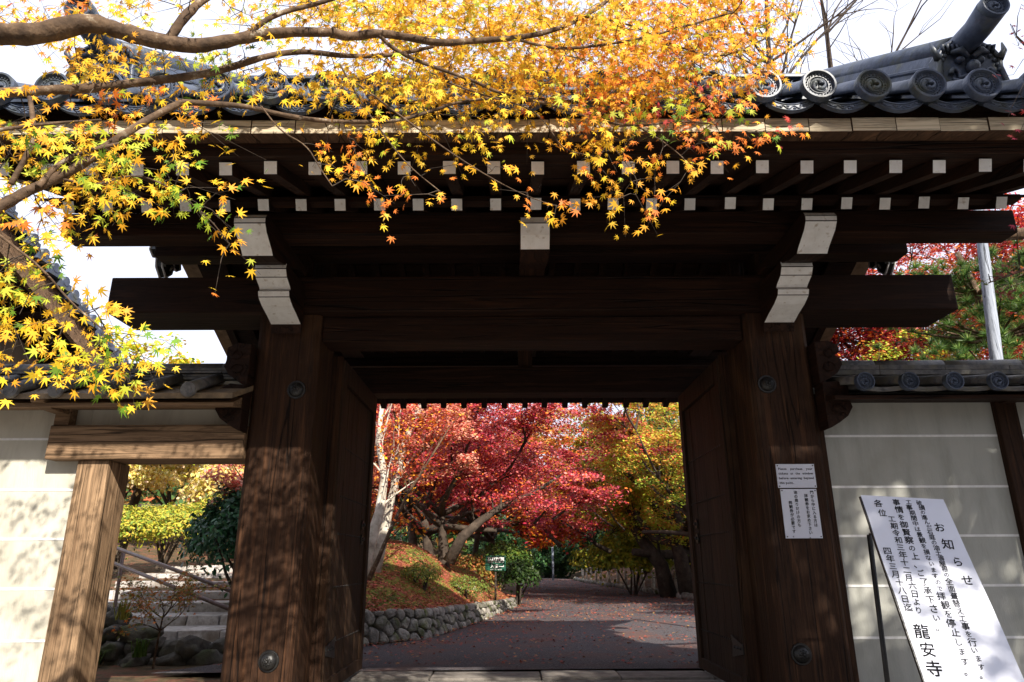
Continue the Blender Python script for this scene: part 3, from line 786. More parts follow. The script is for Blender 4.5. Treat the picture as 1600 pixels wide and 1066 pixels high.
# doors: swung inward against the rear posts
def door(xc, s):
    """leaf lies in the y-z plane; s=+1: seen face looks to +x"""
    y0, y1, z0, z1 = 6.02, 7.55, .06, 2.80
    d = MB(); d.box((xc-.018, y0+.002, z0+.01), (xc+.018, y1-.002, z1-.01)); leaf = d.build('door', WDOOR, gate)
    f = xc + s * .018
    lo_, hi_ = (f, f + s*.045) if s > 0 else (f + s*.045, f)
    n = 6; rr = random.Random(5 if s > 0 else 6)
    for i in range(n):
        a = y0 + .13 + (y1 - y0 - .26) * i / n; b = y0 + .13 + (y1 - y0 - .26) * (i + 1) / n - .006
        th = .018 + rr.uniform(-.003, .003)
        l2, h2 = (f + .001, f + th) if s > 0 else (f - th, f - .001)
        m = MB(); m.box((l2, a, z0+.10), (h2, b, z1-.20)); m.build('plank', WDOOR, leaf)
    for (a, b, c, e) in ((y0, y0+.125, z0, z1), (y1-.125, y1, z0, z1)):
        m = MB(); m.box((lo_, a, c), (hi_, b, e)); m.build('stile', WDOOR, leaf, bevel=.005)
    for (c, e) in ((z1-.19, z1), (z0, z0+.10)):
        m = MB(); m.box((lo_, y0+.13, c), (hi_, y1-.13, e)); m.build('rail', WDOOR, leaf, bevel=.005)
    m = MB()
    for zr in (2.05, 1.62, 1.30, .86, .42):
        for q in range(22):
            yy = y0 + .15 + (y1 - y0 - .30) * q / 21
            m.ball((f + s*.020, yy, zr), (.009, .009, .009), 5, 3)
    m.build('nail_row', IRON, leaf, kind='stuff')
    # winged iron strap near the foot and ring plates
    m = MB(); fx = f + s * .047
    st = [(y0+.0, .42), (y0+.30, .47), (y0+.27, .40), (y0+.30, .30), (y0+.0, .35)]
    a_, b_ = (fx, fx + s*.008) if s > 0 else (fx + s*.008, fx)
    m.prism(st, 0, a_, b_)
    for q in range(3): m.ball((fx + s*.01, y0+.05+.08*q, .385), .011, 6, 4)
    m.build('iron_strap', IRON, leaf)
    m = MB()
    for zz_ in (1.42, 1.28):
        m.tube([(f + s*.02, y1-.30, zz_), (f + s*.035, y1-.30, zz_)], .05, 6); m.ball((f + s*.04, y1-.30, zz_), .018, 7, 5)
    m.build('lock_plate', IRON, leaf)
door(PLX + .30, 1); door(PRX - .30, -1)
for cx, s in ((PLX, 1), (PRX, -1)):
    a_, b_ = sorted((cx + s * .06, cx + s * .345)); m = MB(); m.box((a_, 5.93 + .075, .0), (b_, 6.015, 2.828)) if False else m.box((a_, 6.003, .0), (b_, 6.0175, 2.828)); m.build('door_stop', WZ, gate)
    a_, b_ = sorted((cx + s * .05, cx + s * .275)); m = MB(); m.box((a_, 6.02, .0), (b_, 6.14, 2.828)); m.build('door_jamb', WZ, gate, bevel=.006)
# notices on the right pillar
def sheet_frame(o, ex, ey): return Vector(o), Vector(ex).normalized(), Vector(ey).normalized()
yf = 5.488
def flat_sign(name, label, x0, x1, z0, z1, y, lines):
    t = thing(name, label, 'sign', ((x0+x1)/2, y, z0))
    m = MB(); m.box((x0, y, z0), (x1, y + .006, z1)); m.build('panel', PAPER, t)
    m = MB()
    for (ch, cx, cz, s) in lines:
        write(m, ch, Vector((cx, y - .0012, cz)), Vector((1, 0, 0)), Vector((0, 0, 1)), s, .022)
    m.build('lettering', INK, t, kind='stuff')
    m = MB()
    for a in (x0 + .012, x1 - .012):
        for b in (z0 + .012, z1 - .012): m.tube([(a, y - .004, b), (a, y, b)], .005, 6)
    m.build('pin', IRON, t, kind='stuff')
    return t
a = at(1211, 727, yf); b = at(1271, 764, yf)
x0, x1, z1, z0 = a.x, a.x + .300, a.z, b.z
txt = ['Please purchase your', 'tickets at the window', 'before entering beyond', 'this point.']
L = []
lh = (z1 - z0) / 5.1
for i, s_ in enumerate(txt):
    fs = .0245
    def adv(c):
        vs, _ = glyph(c); return (max(v[0] for v in vs) + .07) if vs else .0
    words = s_.split(' '); wws = [sum(adv(c) for c in w) * fs for w in words]
    full = (x1 - x0) * .90
    gap = (full - sum(wws)) / max(1, len(words) - 1) if i < 3 else fs * .4
    cx = x0 + (x1 - x0) * .05
    for w, ww in zip(words, wws):
        for c in w:
            L.append((c, cx + .5 * fs, z1 - lh * (i + 1), fs)); cx += adv(c) * fs
        cx += gap
flat_sign('ticket_notice', 'small white notice with four lines of English on right gate pillar', x0, x1, z0, z1, yf, L)
a = at(1217, 766, yf); b = at(1279, 843, yf)
x0, x1, z1, z0 = at(1218, 766, yf).x, at(1218, 766, yf).x + .280, a.z, b.z
cols = [('門から中に入る方は', .89, .93), ('拝観券をお求め下さい。', .72, .86), ('池の周りだけの方も', .44, .93), ('拝観券が必要です。', .27, .72)]
L = []
for s_, fx, fz in cols:
    for i, c in enumerate(s_):
        L.append((c, x0 + (x1-x0)*(fx - .03), z0 + (z1-z0)*(fz - .083*i), .029))
flat_sign('ticket_notice', 'tall white notice with vertical Japanese text below the English one on pillar', x0, x1, z0, z1, yf - .001, L)

# =====================================================================================
# SLEEVE WALLS
# =====================================================================================
WY0 = 5.60                                  # wall face
LZ = [2.02, 1.615, 1.24, .875, .51, .15]
wl = thing('plaster_wall', 'cream plaster wall with five white lines and side doorway left of the gate', 'wall', (-4.6, 5.7, -.05))
wr = thing('plaster_wall', 'grey cream plaster wall with white lines and dark posts right of the gate', 'wall', (4.4, 5.7, -.05))
def panel(x0, x1, z0, z1, t, y=WY0):
    m = MB(); m.box((x0, y, z0), (x1, y + .22, z1)); p = m.build('plaster_panel', PLASTER if x0 < 0 else PLASTER_SHADED, t)
    for z in LZ:
        if z0 < z - .02 and z + .02 < z1:
            l = MB(); l.box((x0 + .002, y - .004, z - .009), (x1 - .002, y + .01, z + .009)); l.build('white_line', LINE, p)
PX0 = -3.44                                  # side-door post, outer edge
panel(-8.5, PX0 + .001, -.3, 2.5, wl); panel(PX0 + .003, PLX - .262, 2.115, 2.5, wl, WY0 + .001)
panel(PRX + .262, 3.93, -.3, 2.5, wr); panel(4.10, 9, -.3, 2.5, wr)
m = MB(); m.box((PX0, 5.52, -.5), (PX0 + .25, 5.84, 1.838)); m.build('door_post', WTAN_Z, wl, bevel=.012)
m = MB(); m.box((PX0 - .24, 5.47, 1.84), (PLX - .262, 5.82, 2.112)); m.build('door_lintel', WTAN_X, wl, bevel=.014)
m = MB(); m.box((PX0 - .02, 5.5, -.55), (PLX - .262, 5.86, -.02)); m.build('door_sill', SLAB, wl, bevel=.01)
def wall_bracket(x, t):
    m = MB(); m.box((x - .06, 5.50, 2.115), (x + .06, 5.598, 2.40)); m.build('bracket_post', WTAN_X, t, bevel=.006)
    m = MB(); m.prism([(5.16, 2.27), (5.598, 2.27), (5.598, 2.20), (5.30, 2.20), (5.17, 2.235)], 0, x - .05, x + .05); m.build('bracket_arm', WTAN_X, t, bevel=.005)
wall_bracket(-3.62, wl)
m = MB(); m.box((3.931, 5.54, -.5), (4.099, 5.82, 2.36)); m.build('wall_post', WZ, wr, bevel=.01)
m = MB(); m.prism([(5.16, 2.36), (5.539, 2.36), (5.539, 2.27), (5.30, 2.27), (5.17, 2.31)], 0, 3.96, 4.07); m.build('bracket_arm', WY, wr)
m = MB(); m.box((PRX + .262, 5.56, -.5), (PRX + .315, 5.84, 2.36)); m.build('wall_post', WZ, wr, bevel=.01)
CLAYT = noise_mat('tan_flat_tile', [(.3, (.10, .075, .05)), (.55, (.24, .17, .10)), (.75, (.34, .26, .17))], scale=9, rough=.8, bump=.5, wear=((.07, .065, .06), 4, .5, .75))
def wall_roof(t, x0, x1, ze, pitch, off, ridge_h, sp=.335, disc=True, ledge=CLAY):
    ye, yr = 5.14, 5.74
    dz = pitch * (yr - ye)
    m = MB(); m.hexa([(x0, ye+.06, ze-.10), (x1, ye+.06, ze-.10), (x1, yr, ze-.02), (x0, yr, ze-.02), (x0, ye+.06, ze-.07), (x1, ye+.06, ze-.07), (x1, yr, ze+dz-.06), (x0, yr, ze+dz-.06)])
    m.hexa([(x0, yr, ze-.02), (x1, yr, ze-.02), (x1, 2*yr-ye-.06, ze-.10), (x0, 2*yr-ye-.06, ze-.10), (x0, yr, ze+dz-.06), (x1, yr, ze+dz-.06), (x1, 2*yr-ye-.06, ze-.07), (x0, 2*yr-ye-.06, ze-.07)])
    m.build('roof_boards', WTAN_X if ledge is CLAY else WX, t)
    B = barrel(.062, yr - ye - .02, pitch, 10).mesh('cover_tile', TILEOLD)
    Bk = barrel(.062, yr - ye - .02, pitch, 6)
    mb = MB(); hw = sp / 2
    lip = MB(); n = 8
    for i in range(n):
        xa, xb = -hw + .004 + (2*hw-.008)*i/n, -hw + .004 + (2*hw-.008)*(i+1)/n
        cz = lambda x: -.022 * (1 - (x/hw)**2)
        lip.hexa([(xa,ye,cz(xa)-.034),(xb,ye,cz(xb)-.034),(xb,yr,cz(xb)+dz-.034),(xa,yr,cz(xa)+dz-.034),(xa,ye,cz(xa)),(xb,ye,cz(xb)),(xb,yr,cz(xb)+dz),(xa,yr,cz(xa)+dz)])
    if not disc:
        lip = MB(); lip.hexa([(-hw+.003,ye-.01,-.055),(hw-.003,ye-.01,-.055),(hw-.003,yr,dz-.06),(-hw+.003,yr,dz-.06),(-hw+.003,ye-.01,-.012),(hw-.003,ye-.01,-.012),(hw-.003,yr,dz-.015),(-hw+.003,yr,dz-.015)])
    if disc:
        lip.box((-hw*.55, ye-.004, -.036), (hw*.55, ye, -.030)); lip.box((-hw*.5, ye-.004, -.050), (hw*.5, ye, -.044))
    LP = lip.mesh('pan_tile', TILEOLD if disc else CLAYT)
    x = off
    while x < x1:
        if x > x0 + .02:
            put('cover_tile', B, (x, ye - .03, ze + .01), t)
            if disc: put('eave_roundel', RND_S, (x, ye - .035, ze + .012), t)
            else:
                d = MB(); d.tube([(x, ye-.04, ze+.012), (x, ye-.015, ze+.012)], [.056, .063], 18); d.tube([(x, ye-.043, ze+.012), (x, ye-.039, ze+.012)], .03, 14); d.build('tile_end', TILEOLD, t, bevel=.003)
            mb.add([Vector((v.x + x, 2*yr - ye - v.y, ze + .01 + v.z)) for v in Bk.v], Bk.f, 0, True)
        if x0 < x + hw - .1 and x + 2*hw < x1 + .05: put('pan_tile', LP, (x + hw, 0, ze), t)
        x += sp
    mb.hexa([(x0, yr, ze+dz-.05), (x1, yr, ze+dz-.05), (x1, 2*yr-ye, ze-.05), (x0, 2*yr-ye, ze-.05), (x0, yr, ze+dz), (x1, yr, ze+dz), (x1, 2*yr-ye, ze), (x0, 2*yr-ye, ze)])
    mb.build('rear_tiles', TILEOLD, t, kind='stuff')
    # ridge: thin courses and a row of round cap tiles
    zr = ze + dz - .03; rr = random.Random(int(off * 10) + 40)
    for i in range(4):
        hw_ = .13 if i % 2 == 0 else .115
        a = zr + ridge_h * i / 4
        xx = x0
        while xx < x1:
            l_ = rr.uniform(.5, .62); m = MB(); xe = min(x1, xx + l_)
            m.box((xx + .002, yr - .03 - hw_, a), (xe - .002, yr - .03 + hw_, a + ridge_h/4 - .006)); m.build('ridge_tile', TILEOLD, t, bevel=.003); xx = xe
    xx = x0
    while xx < x1:
        xe = min(x1, xx + rr.uniform(.55, .66))
        m = MB(); m.tube([(xx, yr - .03, zr + ridge_h + .004), (xe - .004, yr - .03, zr + ridge_h + .004 + rr.uniform(-.004, .004))], [.058, .062], 12); m.build('ridge_cap', TILEOLD, t); xx = xe
wall_roof(wl, -8.5, PLX - .27, 2.30, .40, -8.5 + .02, .11, .335, False)
wall_roof(wr, PRX + .27, 9.0, 2.335, .22, PRX + .46, .185, .335, True, WX)

# =====================================================================================
# NOTICE BOARD on a stand, leaning back
# =====================================================================================
top = at(1342, 778, 4.35); up = Vector((.095, .66, 1.22)).normalized(); ex = Vector((1, .0, 0)); ex = (ex - up * ex.dot(up)).normalized()
Wb, Hb = .505, 1.62
nb = thing('notice_board', 'tall white notice board with brush-written Japanese leaning back on a dark stand', 'notice board', (top.x + .1, top.y - .6, -.5))
nv = ex.cross(up)
if nv.y > 0: nv = -nv
def bp(u, v, w=0): return top + ex * (u * Wb) - up * v + nv * w
m = MB(); m.hexa([bp(0, Hb, -.012), bp(1, Hb, -.012), bp(1, Hb, .0), bp(0, Hb, .0), bp(0, 0, -.012), bp(1, 0, -.012), bp(1, 0, 0), bp(0, 0, 0)])
m.build('board', IRON, nb)
m = MB(); n = 14
for i in range(n):                             # the paper is pasted in overlapping sheets with a slightly uneven edge
    pass
jag = random.Random(2)
L_ = [(.012 + jag.uniform(-.006, .006), Hb * i / 10) for i in range(11)]; R_ = [(1 + jag.uniform(-.006, .008), Hb * i / 10) for i in range(11)]
for i in range(10):
    a, b, c, d = bp(L_[i][0], L_[i][1] - (.01 if i == 0 else 0), .002), bp(R_[i][0], R_[i][1] - (.01 if i == 0 else 0), .002), bp(R_[i+1][0], R_[i+1][1], .002), bp(L_[i+1][0], L_[i+1][1], .002)
    m.add([a, b, c, d], [(3, 2, 1, 0)])
m.build('paper', PAPER, nb)
m = MB(); jr = random.Random(12)
# u = fraction of the width, v = metres down from the top
def column(s_, u0, v0, dv, size, du=0.0):
    for i, c in enumerate(s_):
        if c == ' ': continue
        sc = size * jr.uniform(.92, 1.08) * (.86 if c in 'のをにはがまでしすいよりらせおご' else 1)
        an = jr.uniform(-.05, .05); e1 = (ex * math.cos(an) + up * math.sin(an)); e2 = (up * math.cos(an) - ex * math.sin(an))
        write(m, c, bp(u0 + du * i + jr.uniform(-.008, .008), v0 + dv * i, .0035), e1, e2, sc, .012, .12)
column('お知らせ', .80, .19, .110, .076, .02)
column('破損の進んだ石庭の油土塀屋根の', .69, .025, .0335, .037, -.002)
column('全面葺替え工事を行います。', .655, .535, .0420, .044, -.003)
column('工事期間中は景観を損ないますので', .555, .025, .0370, .038, -.002)
column('拝観を停止します。', .515, .625, .0500, .049, -.004)
column('事情を御賢察の上、ご了承下さい。', .41, .03, .0515, .050, -.003)
column('工期令和三年十二月六日より', .285, .15, .0470, .047, -.006)
column('四年三月十八日迄', .105, .365, .0480, .047)
column('各位', .19, .045, .066, .052, .01)
column('龍安寺', .15, .83, .095, .080)
m.build('lettering', INK, nb, kind='stuff')
m = MB()
m.tube([bp(.03, .20, -.02), bp(.03, Hb + .12, -.02)], .012, 8)
m.build('leg', IRON, nb)
m = MB(); m.tube([bp(.97, .03, -.02), bp(.97, Hb + .12, -.02)], .012, 8); m.build('leg', IRON, nb)
pt = at(1357, 838, 4.62); m = MB(); m.tube([pt, Vector((pt.x + .02, pt.y + .15, -.5))], .016, 8); m.build('leg', IRON, nb)
m = MB(); m.tube([pt, Vector((pt.x + .42, pt.y, pt.z))], .01, 8); m.build('crossbar', IRON, nb)
m = MB(); pt2 = Vector((pt.x + .42, pt.y, pt.z)); m.tube([pt2, Vector((pt2.x + .02, pt2.y + .15, -.5))], .016, 8); m.build('leg', IRON, nb)

# grey pole behind the right wall
pa, pb = at(1535, 380, 7.2), at(1557, 566, 7.2)
d = (pb - pa) / (pa.z - pb.z)
pl = MB(); z0 = ground_h(4.9, 7.2) - .1
pl.tube([pa - d * 1.0 + Vector((0, 0, 0)), pa, pb, pb + d * (pb.z - z0)], [.050, .056, .064, .075], 12)
tag(pl.build('support_pole', POLEM, origin=pb + d * (pb.z - z0)), 'weathered blue-grey wooden pole standing behind the right wall', 'pole')

# =====================================================================================
# BEHIND THE WALL, LEFT: house, stairs, rocks, handrail
# =====================================================================================
hs = thing('temple_house', 'white plastered house with brown barge board and dark tiled roof at far left', 'house', (-9.4, 8, 0))
m = MB(); m.box((-12.5, 6.6, -.3), (-6.95, 9.9, 4.2)); m.build('wall', PLASTER, hs)
ra, rb = Vector((-5.95, 7.3, 4.98)), Vector((-6.2, 10.4, 3.80))
def roofslab(y0, z0, y1, z1, name):
    m = MB(); m.hexa([(-13, y0, z0-.10), (-6.05, y0, z0-.10), (-6.05, y1, z1-.10), (-13, y1, z1-.10), (-13, y0, z0+.02), (-6.05, y0, z0+.02), (-6.05, y1, z1+.02), (-13, y1, z1+.02)])
    m.build(name, WX, hs)
roofslab(7.3, 4.95, 10.4, 3.78, 'roof'); roofslab(7.3, 4.95, 4.6, 3.9, 'roof')
for i in range(11):
    y = 7.6 + i * .27; z = 4.95 - (y - 7.3) * .377
    m = MB(); m.box((-7.4, y, z - .17), (-6.12, y + .05, z - .105)); m.build('rafter', WX, hs)
for (y1, z1) in ((10.42, 3.76), (4.6, 3.9)):
    m = MB(); s_ = (z1 - 4.95) / (y1 - 7.3)
    m.hexa([(-6.05, 7.3, 4.95-.36), (-5.99, 7.3, 4.95-.36), (-5.99, y1, z1-.30), (-6.05, y1, z1-.30), (-6.05, 7.3, 4.96), (-5.99, 7.3, 4.96), (-5.99, y1, z1+.01), (-6.05, y1, z1+.01)])
    m.build('barge_board', WTAN_X, hs)
VTh = MB(); VTh.tube([(0, 0, 0), (.24, 0, 0)], .065, 10); VTh.box((.0, -.13, -.11), (.235, .12, -.02)); VThm = VTh.mesh('verge_tile', TILE)
for i in range(14):
    y = 7.3 + i * .24; put('verge_tile', VThm, (-6.12, y, 5.07 - (y - 7.3) * .377), hs)
for i in range(18):
    m = MB(); x = -6.4 - i * .3; m.tube([(x, 7.3, 5.03), (x, 10.45, 3.85)], .07, 8); m.build('tile_row', TILE, hs)

# stone stairs up the slope
st = thing('stone_stairs', 'stone stairs with worn treads climbing behind the left doorway', 'stairs', (-4.8, 9.3, -.04))
rr = random.Random(7)
for k in range(8):
    y = 9.3 + .8 * k; zt = .06 + .137 * k
    x = -7.2; xr = -3.15 - .04 * k
    while x < xr:
        w_ = rr.uniform(.32, .62); xe = min(xr, x + w_)
        m = MB(); dz, dy = rr.uniform(-.010, .010), rr.uniform(-.015, .015)
        m.box((x + .006, y + dy, zt - .17), (xe - .006, y + .85, zt + dz)); 
        for v in m.v: v += Vector((rr.uniform(-.008, .008), rr.uniform(-.008, .008), rr.uniform(-.006, .006)))
        m.build('step_stone', STEPSTONE, st, bevel=.014); x = xe
    m = MB(); m.box((-7.2, y + .12, -.2), (xr - .03, y + .9, zt - .03)); m.build('riser_fill', STEPSTONE, st)
# rockery at the foot of the stairs
rk = thing('rock_retaining_wall', 'low wall of dark mossy boulders below the stone stairs', 'rock wall', (-4.4, 8.8, -.05))
rr = random.Random(11)
rocks = []
for row in range(5):
    x = -7.0 + rr.uniform(0, .2)
    while x < -2.6:
        lim = .60 - .42 * sstep(-5.6, -3.9, x)
        w_ = rr.uniform(.13, .30); z = -.04 + row * .150
        if z < lim: rocks.append((x + w_, 8.75 + .10 * row + rr.uniform(-.12, .12), z, w_, rr.uniform(.14, .22), rr.uniform(.09, .15)))
        x += w_ * 1.7
for (x, y, z, a, b, c) in rocks:
    vs, fs = lump(rr, (a, b, c), 3, .24); rot = Matrix.Rotation(rr.uniform(-.4, .4), 3, 'Y')
    m = MB(); m.add([rot @ v + Vector((x, y, z)) for v in vs], fs, 0, True); m.build('rock', DARKROCK, rk)
m = MB(); m.box((-7.2, 9.0, -.1), (-4.9, 9.28, .30)); m.build('earth_core', SOIL, rk)
# handrail
hr = thing('handrail', 'brown painted two-bar metal handrail sloping beside the stone stairs', 'handrail', at(190, 948, 9.9))
for (a, b) in (((120, 831), (392, 934)), ((120, 855), (392, 964))):
    m = MB(); m.tube([at(*a, 11.4), at(*b, 9.0)], .026, 10); m.build('rail', RAILM, hr)
p0 = at(192, 862, 10.75)
for (px, D) in ((192, 10.75), (392, 9.0)):
    tq = at(px, 859 if px < 300 else 934, D)
    m = MB(); m.tube([Vector((tq.x, tq.y, tq.z)), Vector((tq.x, tq.y, tq.z - .95))], .026, 10); m.build('post', RAILM, hr)

# =====================================================================================
# STONE WALL AND MOSSY BANK LEFT OF THE ROAD
# =====================================================================================
base_pts = [(-2.9, 9.0), (-2.06, 9.84), (-1.24, 10.9), (-.69, 13.5), (.02, 18.2), (.2, 20.5)]
sw = thing('stone_wall', 'low dry stone wall of rounded stones holding the mossy bank', 'stone wall', (-1.2, 11, 0))
segs = []; acc = 0
for a, b in zip(base_pts, base_pts[1:]):
    a, b = Vector((*a, 0)), Vector((*b, 0)); segs.append((acc, (b - a).length, a, b)); acc += (b - a).length
def wall_at(s_):
    for s0, l, a, b in segs:
        if s_ <= s0 + l: t = (s_ - s0) / l; d = (b - a).normalized(); return a + (b - a) * t, d
    return segs[-1][3], (segs[-1][3] - segs[-1][2]).normalized()
rr = random.Random(31)
def clip(poly, n, c):
    out = []
    for k in range(len(poly)):
        a, b = poly[k], poly[(k + 1) % len(poly)]
        da, db = a.dot(n) - c, b.dot(n) - c
        if da <= 0: out.append(a)
        if da * db < 0: out.append(a + (b - a) * (da / (da - db)))
    return out
HN = .46; cells = []
def warp(q): return q + .020 * q * q          # stones grow larger along the wall
seeds = []; q_ = .2; col_i = 0; nrw = 3
QMAX = 10.2
while q_ < QMAX:
    for r_i in range(3):
        seeds.append(Vector((q_ + rr.uniform(-.075, .075) + (.09 if r_i % 2 else 0), HN * (r_i + .5) / 3 + rr.uniform(-.055, .055))))
    q_ += rr.uniform(.14, .25)
for i, c in enumerate(seeds):
    poly = [Vector((c.x - .3, .0)), Vector((c.x + .3, .0)), Vector((c.x + .3, HN + rr.uniform(-.03, .02))), Vector((c.x - .3, HN + rr.uniform(-.03, .02)))]
    for j, o_ in enumerate(seeds):
        if i == j or abs(o_.x - c.x) > .6: continue
        n_ = (o_ - c); poly = clip(poly, n_, n_.dot((o_ + c) / 2))
        if len(poly) < 3: break
    if len(poly) < 3: continue
    g_ = sum(poly, Vector((0, 0))) / len(poly)
    poly = [g_ + (p - g_) * .95 for p in poly]
    for _ in range(2):
        q2 = []
        for k in range(len(poly)):
            a, b = poly[k], poly[(k + 1) % len(poly)]
            q2 += [a * .78 + b * .22, a * .22 + b * .78]
        poly = q2
        if len(poly) > 22: break
    m = MB(); n_ = len(poly); bulge = rr.uniform(.025, .055); tx, tz = rr.uniform(-.12, .12), rr.uniform(-.12, .12)
    def place(v, out):
        s_ = min(warp(v.x), acc - .01); p, d = wall_at(s_); nrm = Vector((d.y, -d.x, 0)); z = v.y / HN * wall_top(p.y)
        return p + nrm * (out - z * .28) + Vector((0, 0, z))
    for (f, out) in ((1.0, -.10), (1.0, -.015), (.90, .5 * bulge), (.62, .9 * bulge), (.25, bulge)):
        for k in range(n_):
            v = g_ + (poly[k] - g_) * f; w_ = (v - g_)
            m.v.append(place(v, .02 + out + (w_.x * tx + w_.y * tz) + (rr.uniform(-.004, .004) if f < 1 else 0)))
    for r_ in range(4):
        for k in range(n_): m.face((r_*n_+k, r_*n_+(k+1) % n_, (r_+1)*n_+(k+1) % n_, (r_+1)*n_+k), 0, True)
    m.face([4*n_+k for k in range(n_)], 0, True)
    m.build('stone', STONE, sw)
m = MB()
for i in range(40):
    s_ = .3 + (acc - .4) * i / 39; p, d = wall_at(s_); nrm = Vector((d.y, -d.x, 0)); t = wall_top(p.y)
    m.v += [p - nrm * .02 + Vector((0, 0, -.1)), p - nrm * (.02 + t*.28) + Vector((0, 0, t - .04)), p - nrm * .9 + Vector((0, 0, t - .04))]
for i in range(39):
    for k in range(2): m.face((3*i+k, 3*i+3+k, 3*i+4+k, 3*i+1+k))
m.build('earth_core', DARKROCK, sw)
# bank
def bank_h(s_, d):
    p, _ = wall_at(s_); y = p.y
    amp = 1.34 * (1 - sstep(17.0, 21.2, y)) * (.45 + .55 * sstep(9.6, 13.5, y)) * (.85 + .15 * math.sin(s_ * 1.3))
    h = wall_top(y) - .03 + amp * (1 - math.exp(-(d / .95) ** 1.25))
    return h + .05 * math.sin(d * 5 + s_ * 2) * math.sin(s_ * 3.1) * min(1, d * 2) - .16 * max(0, d - 3.2) 
m = MB(); S, T = 70, 22
bank_pts = []
for i in range(S):
    s_ = .2 + (acc + .9) * i / (S - 1); p, d = wall_at(min(s_, acc)); p = p + d * max(0, s_ - acc)
    nrm = Vector((-1, .22, 0)).normalized()
    for j in range(T):
        wid = min(6.0, max(.5, p.x + 3.05) + 5.0 * sstep(13.8, 17, p.y)); dd = .10 + wid * (j / (T - 1)) ** 1.6
        q = p + nrm * dd; m.v.append(Vector((q.x, q.y, bank_h(s_, dd - .1)))); 
for i in range(S - 1):
    for j in range(T - 1): m.face((i*T+j, (i+1)*T+j, (i+1)*T+j+1, i*T+j+1), 0, True)
struct(m.build('mossy_bank', MOSS))
def bank_point(rng_):
    i = rng_.uniform(0, S - 1.01); j = (rng_.random() ** .9) * (T - 1.01)
    i0, j0 = int(i), int(j); fi, fj = i - i0, j - j0
    g4 = [m_bank[i0*T+j0], m_bank[(i0+1)*T+j0], m_bank[i0*T+j0+1], m_bank[(i0+1)*T+j0+1]]
    return g4[0]*(1-fi)*(1-fj) + g4[1]*fi*(1-fj) + g4[2]*(1-fi)*fj + g4[3]*fi*fj
m_bank = [v.copy() for v in m.v]
def bank_z(x, y):
    b = min(m_bank, key=lambda v: (v.x - x) ** 2 + (v.y - y) ** 2); return b.z

# kerb of rounded stones right of the road, bank behind it
kb = bpy.data.objects.new('kerb', None); COL.objects.link(kb); kb['kind'] = 'structure'; WL[kb.name] = Vector((0, 0, 0))
rr = random.Random(5); y = 12.0
while y < 47:
    l_ = rr.uniform(.28, .5) * (1 + (y - 12) * .03); x = interp(ROAD_R, y + l_/2) + .22
    vs, fs = lump(rr, (.15, l_ * .52, .13), 1 if y > 24 else 2, .08)
    k_ = MB(); k_.add([v + Vector((x + rr.uniform(-.03, .03), y + l_/2, .075)) for v in vs], fs, 0, True); k_.build('kerb_stone', STONE, kb); y += l_
# low wooden stakes joined by a rope
fn = thing('stake_fence', 'row of short weathered wooden stakes with a rope along the right roadside', 'fence', (5.3, 30, .1))
rr = random.Random(9); tops = []
for (px, py, D) in [(1052, 921, 21.5), (1003, 914, 24), (968, 910, 27), (944, 908, 28.5), (933, 906, 30), (921, 905, 31.5), (909, 903, 33), (900, 902, 35), (893, 902, 37), (877, 902, 38.5), (869, 902, 40), (862, 902, 42), (853, 902, 44)]:
    q = at(px, py, D); x = max(q.x, interp(ROAD_R, D) + .45); z = ground_h(x, D); h = rr.uniform(.62, .85)
    k_ = MB(); k_.tube([(x, D, z - .1), (x + rr.uniform(-.05, .05), D, z + h)], [.075, .065], 8); k_.build('stake', BARKP, fn); tops.append(Vector((x, D, z + h * .75)))
for a, b in zip(tops, tops[1:]):
    k_ = MB(); k_.tube([a, (a + b) / 2 - Vector((0, 0, .08)), b], .014, 5, caps=False); k_.build('rope', BARKD, fn)

# direction sign
sg = thing('direction_sign', 'small dark green sign with white lettering and arrow beside the road', 'sign', at(772, 905, 16.2))
c0, c1 = at(757, 868, 16.2), at(789, 892, 16.2)
m = MB(); m.box((c0.x, 16.2, c1.z), (c1.x, 16.225, c0.z)); m.build('panel', GREENP, sg, bevel=.003)
m = MB(); m.tube([((c0.x+c1.x)/2, 16.25, c0.z - .02), ((c0.x+c1.x)/2, 16.25, bank_z((c0.x+c1.x)/2, 16.3) - .3)], .022, 8); m.build('post', BARKD, sg)
m = MB(); W_ = c1.x - c0.x; H_ = c0.z - c1.z
def sgw(s_, u, v, fs, step):
    for i, c in enumerate(s_): write(m, c, Vector((c0.x + W_ * u + step * i, 16.197, c0.z - H_ * v)), Vector((1, 0, 0)), Vector((0, 0, 1)), fs, .02)
sgw('石庭拝観', .20, .24, .095, .095)
sgw('入口', .34, .70, .09, .09)
sgw('ROCK GARDEN', .16, .44, .033, .032); sgw('ENTRANCE', .30, .91, .033, .032)
m.box((c0.x + W_*.60, 16.194, c0.z - H_*.745), (c0.x + W_*.90, 16.199, c0.z - H_*.70)); m.box((c0.x + W_*.87, 16.194, c0.z - H_*.70), (c0.x + W_*.90, 16.199, c0.z - H_*.60))
m.prism([(c0.x + W_*.60, c0.z - H_*.64), (c0.x + W_*.50, c0.z - H_*.722), (c0.x + W_*.60, c0.z - H_*.80)], 1, 16.194, 16.199)
m.build('lettering', LINE, sg, kind='stuff')
# grey pole far down the road
pz = at(862, 850, 44); m = MB(); m.tube([(pz.x, 44, ground_h(pz.x, 44) - .1), (pz.x, 44, pz.z + .3)], .06, 8)
tag(m.build('utility_post', POLEM, origin=(pz.x, 44, 0)), 'thin grey post far down the road before the dark hedge', 'post')

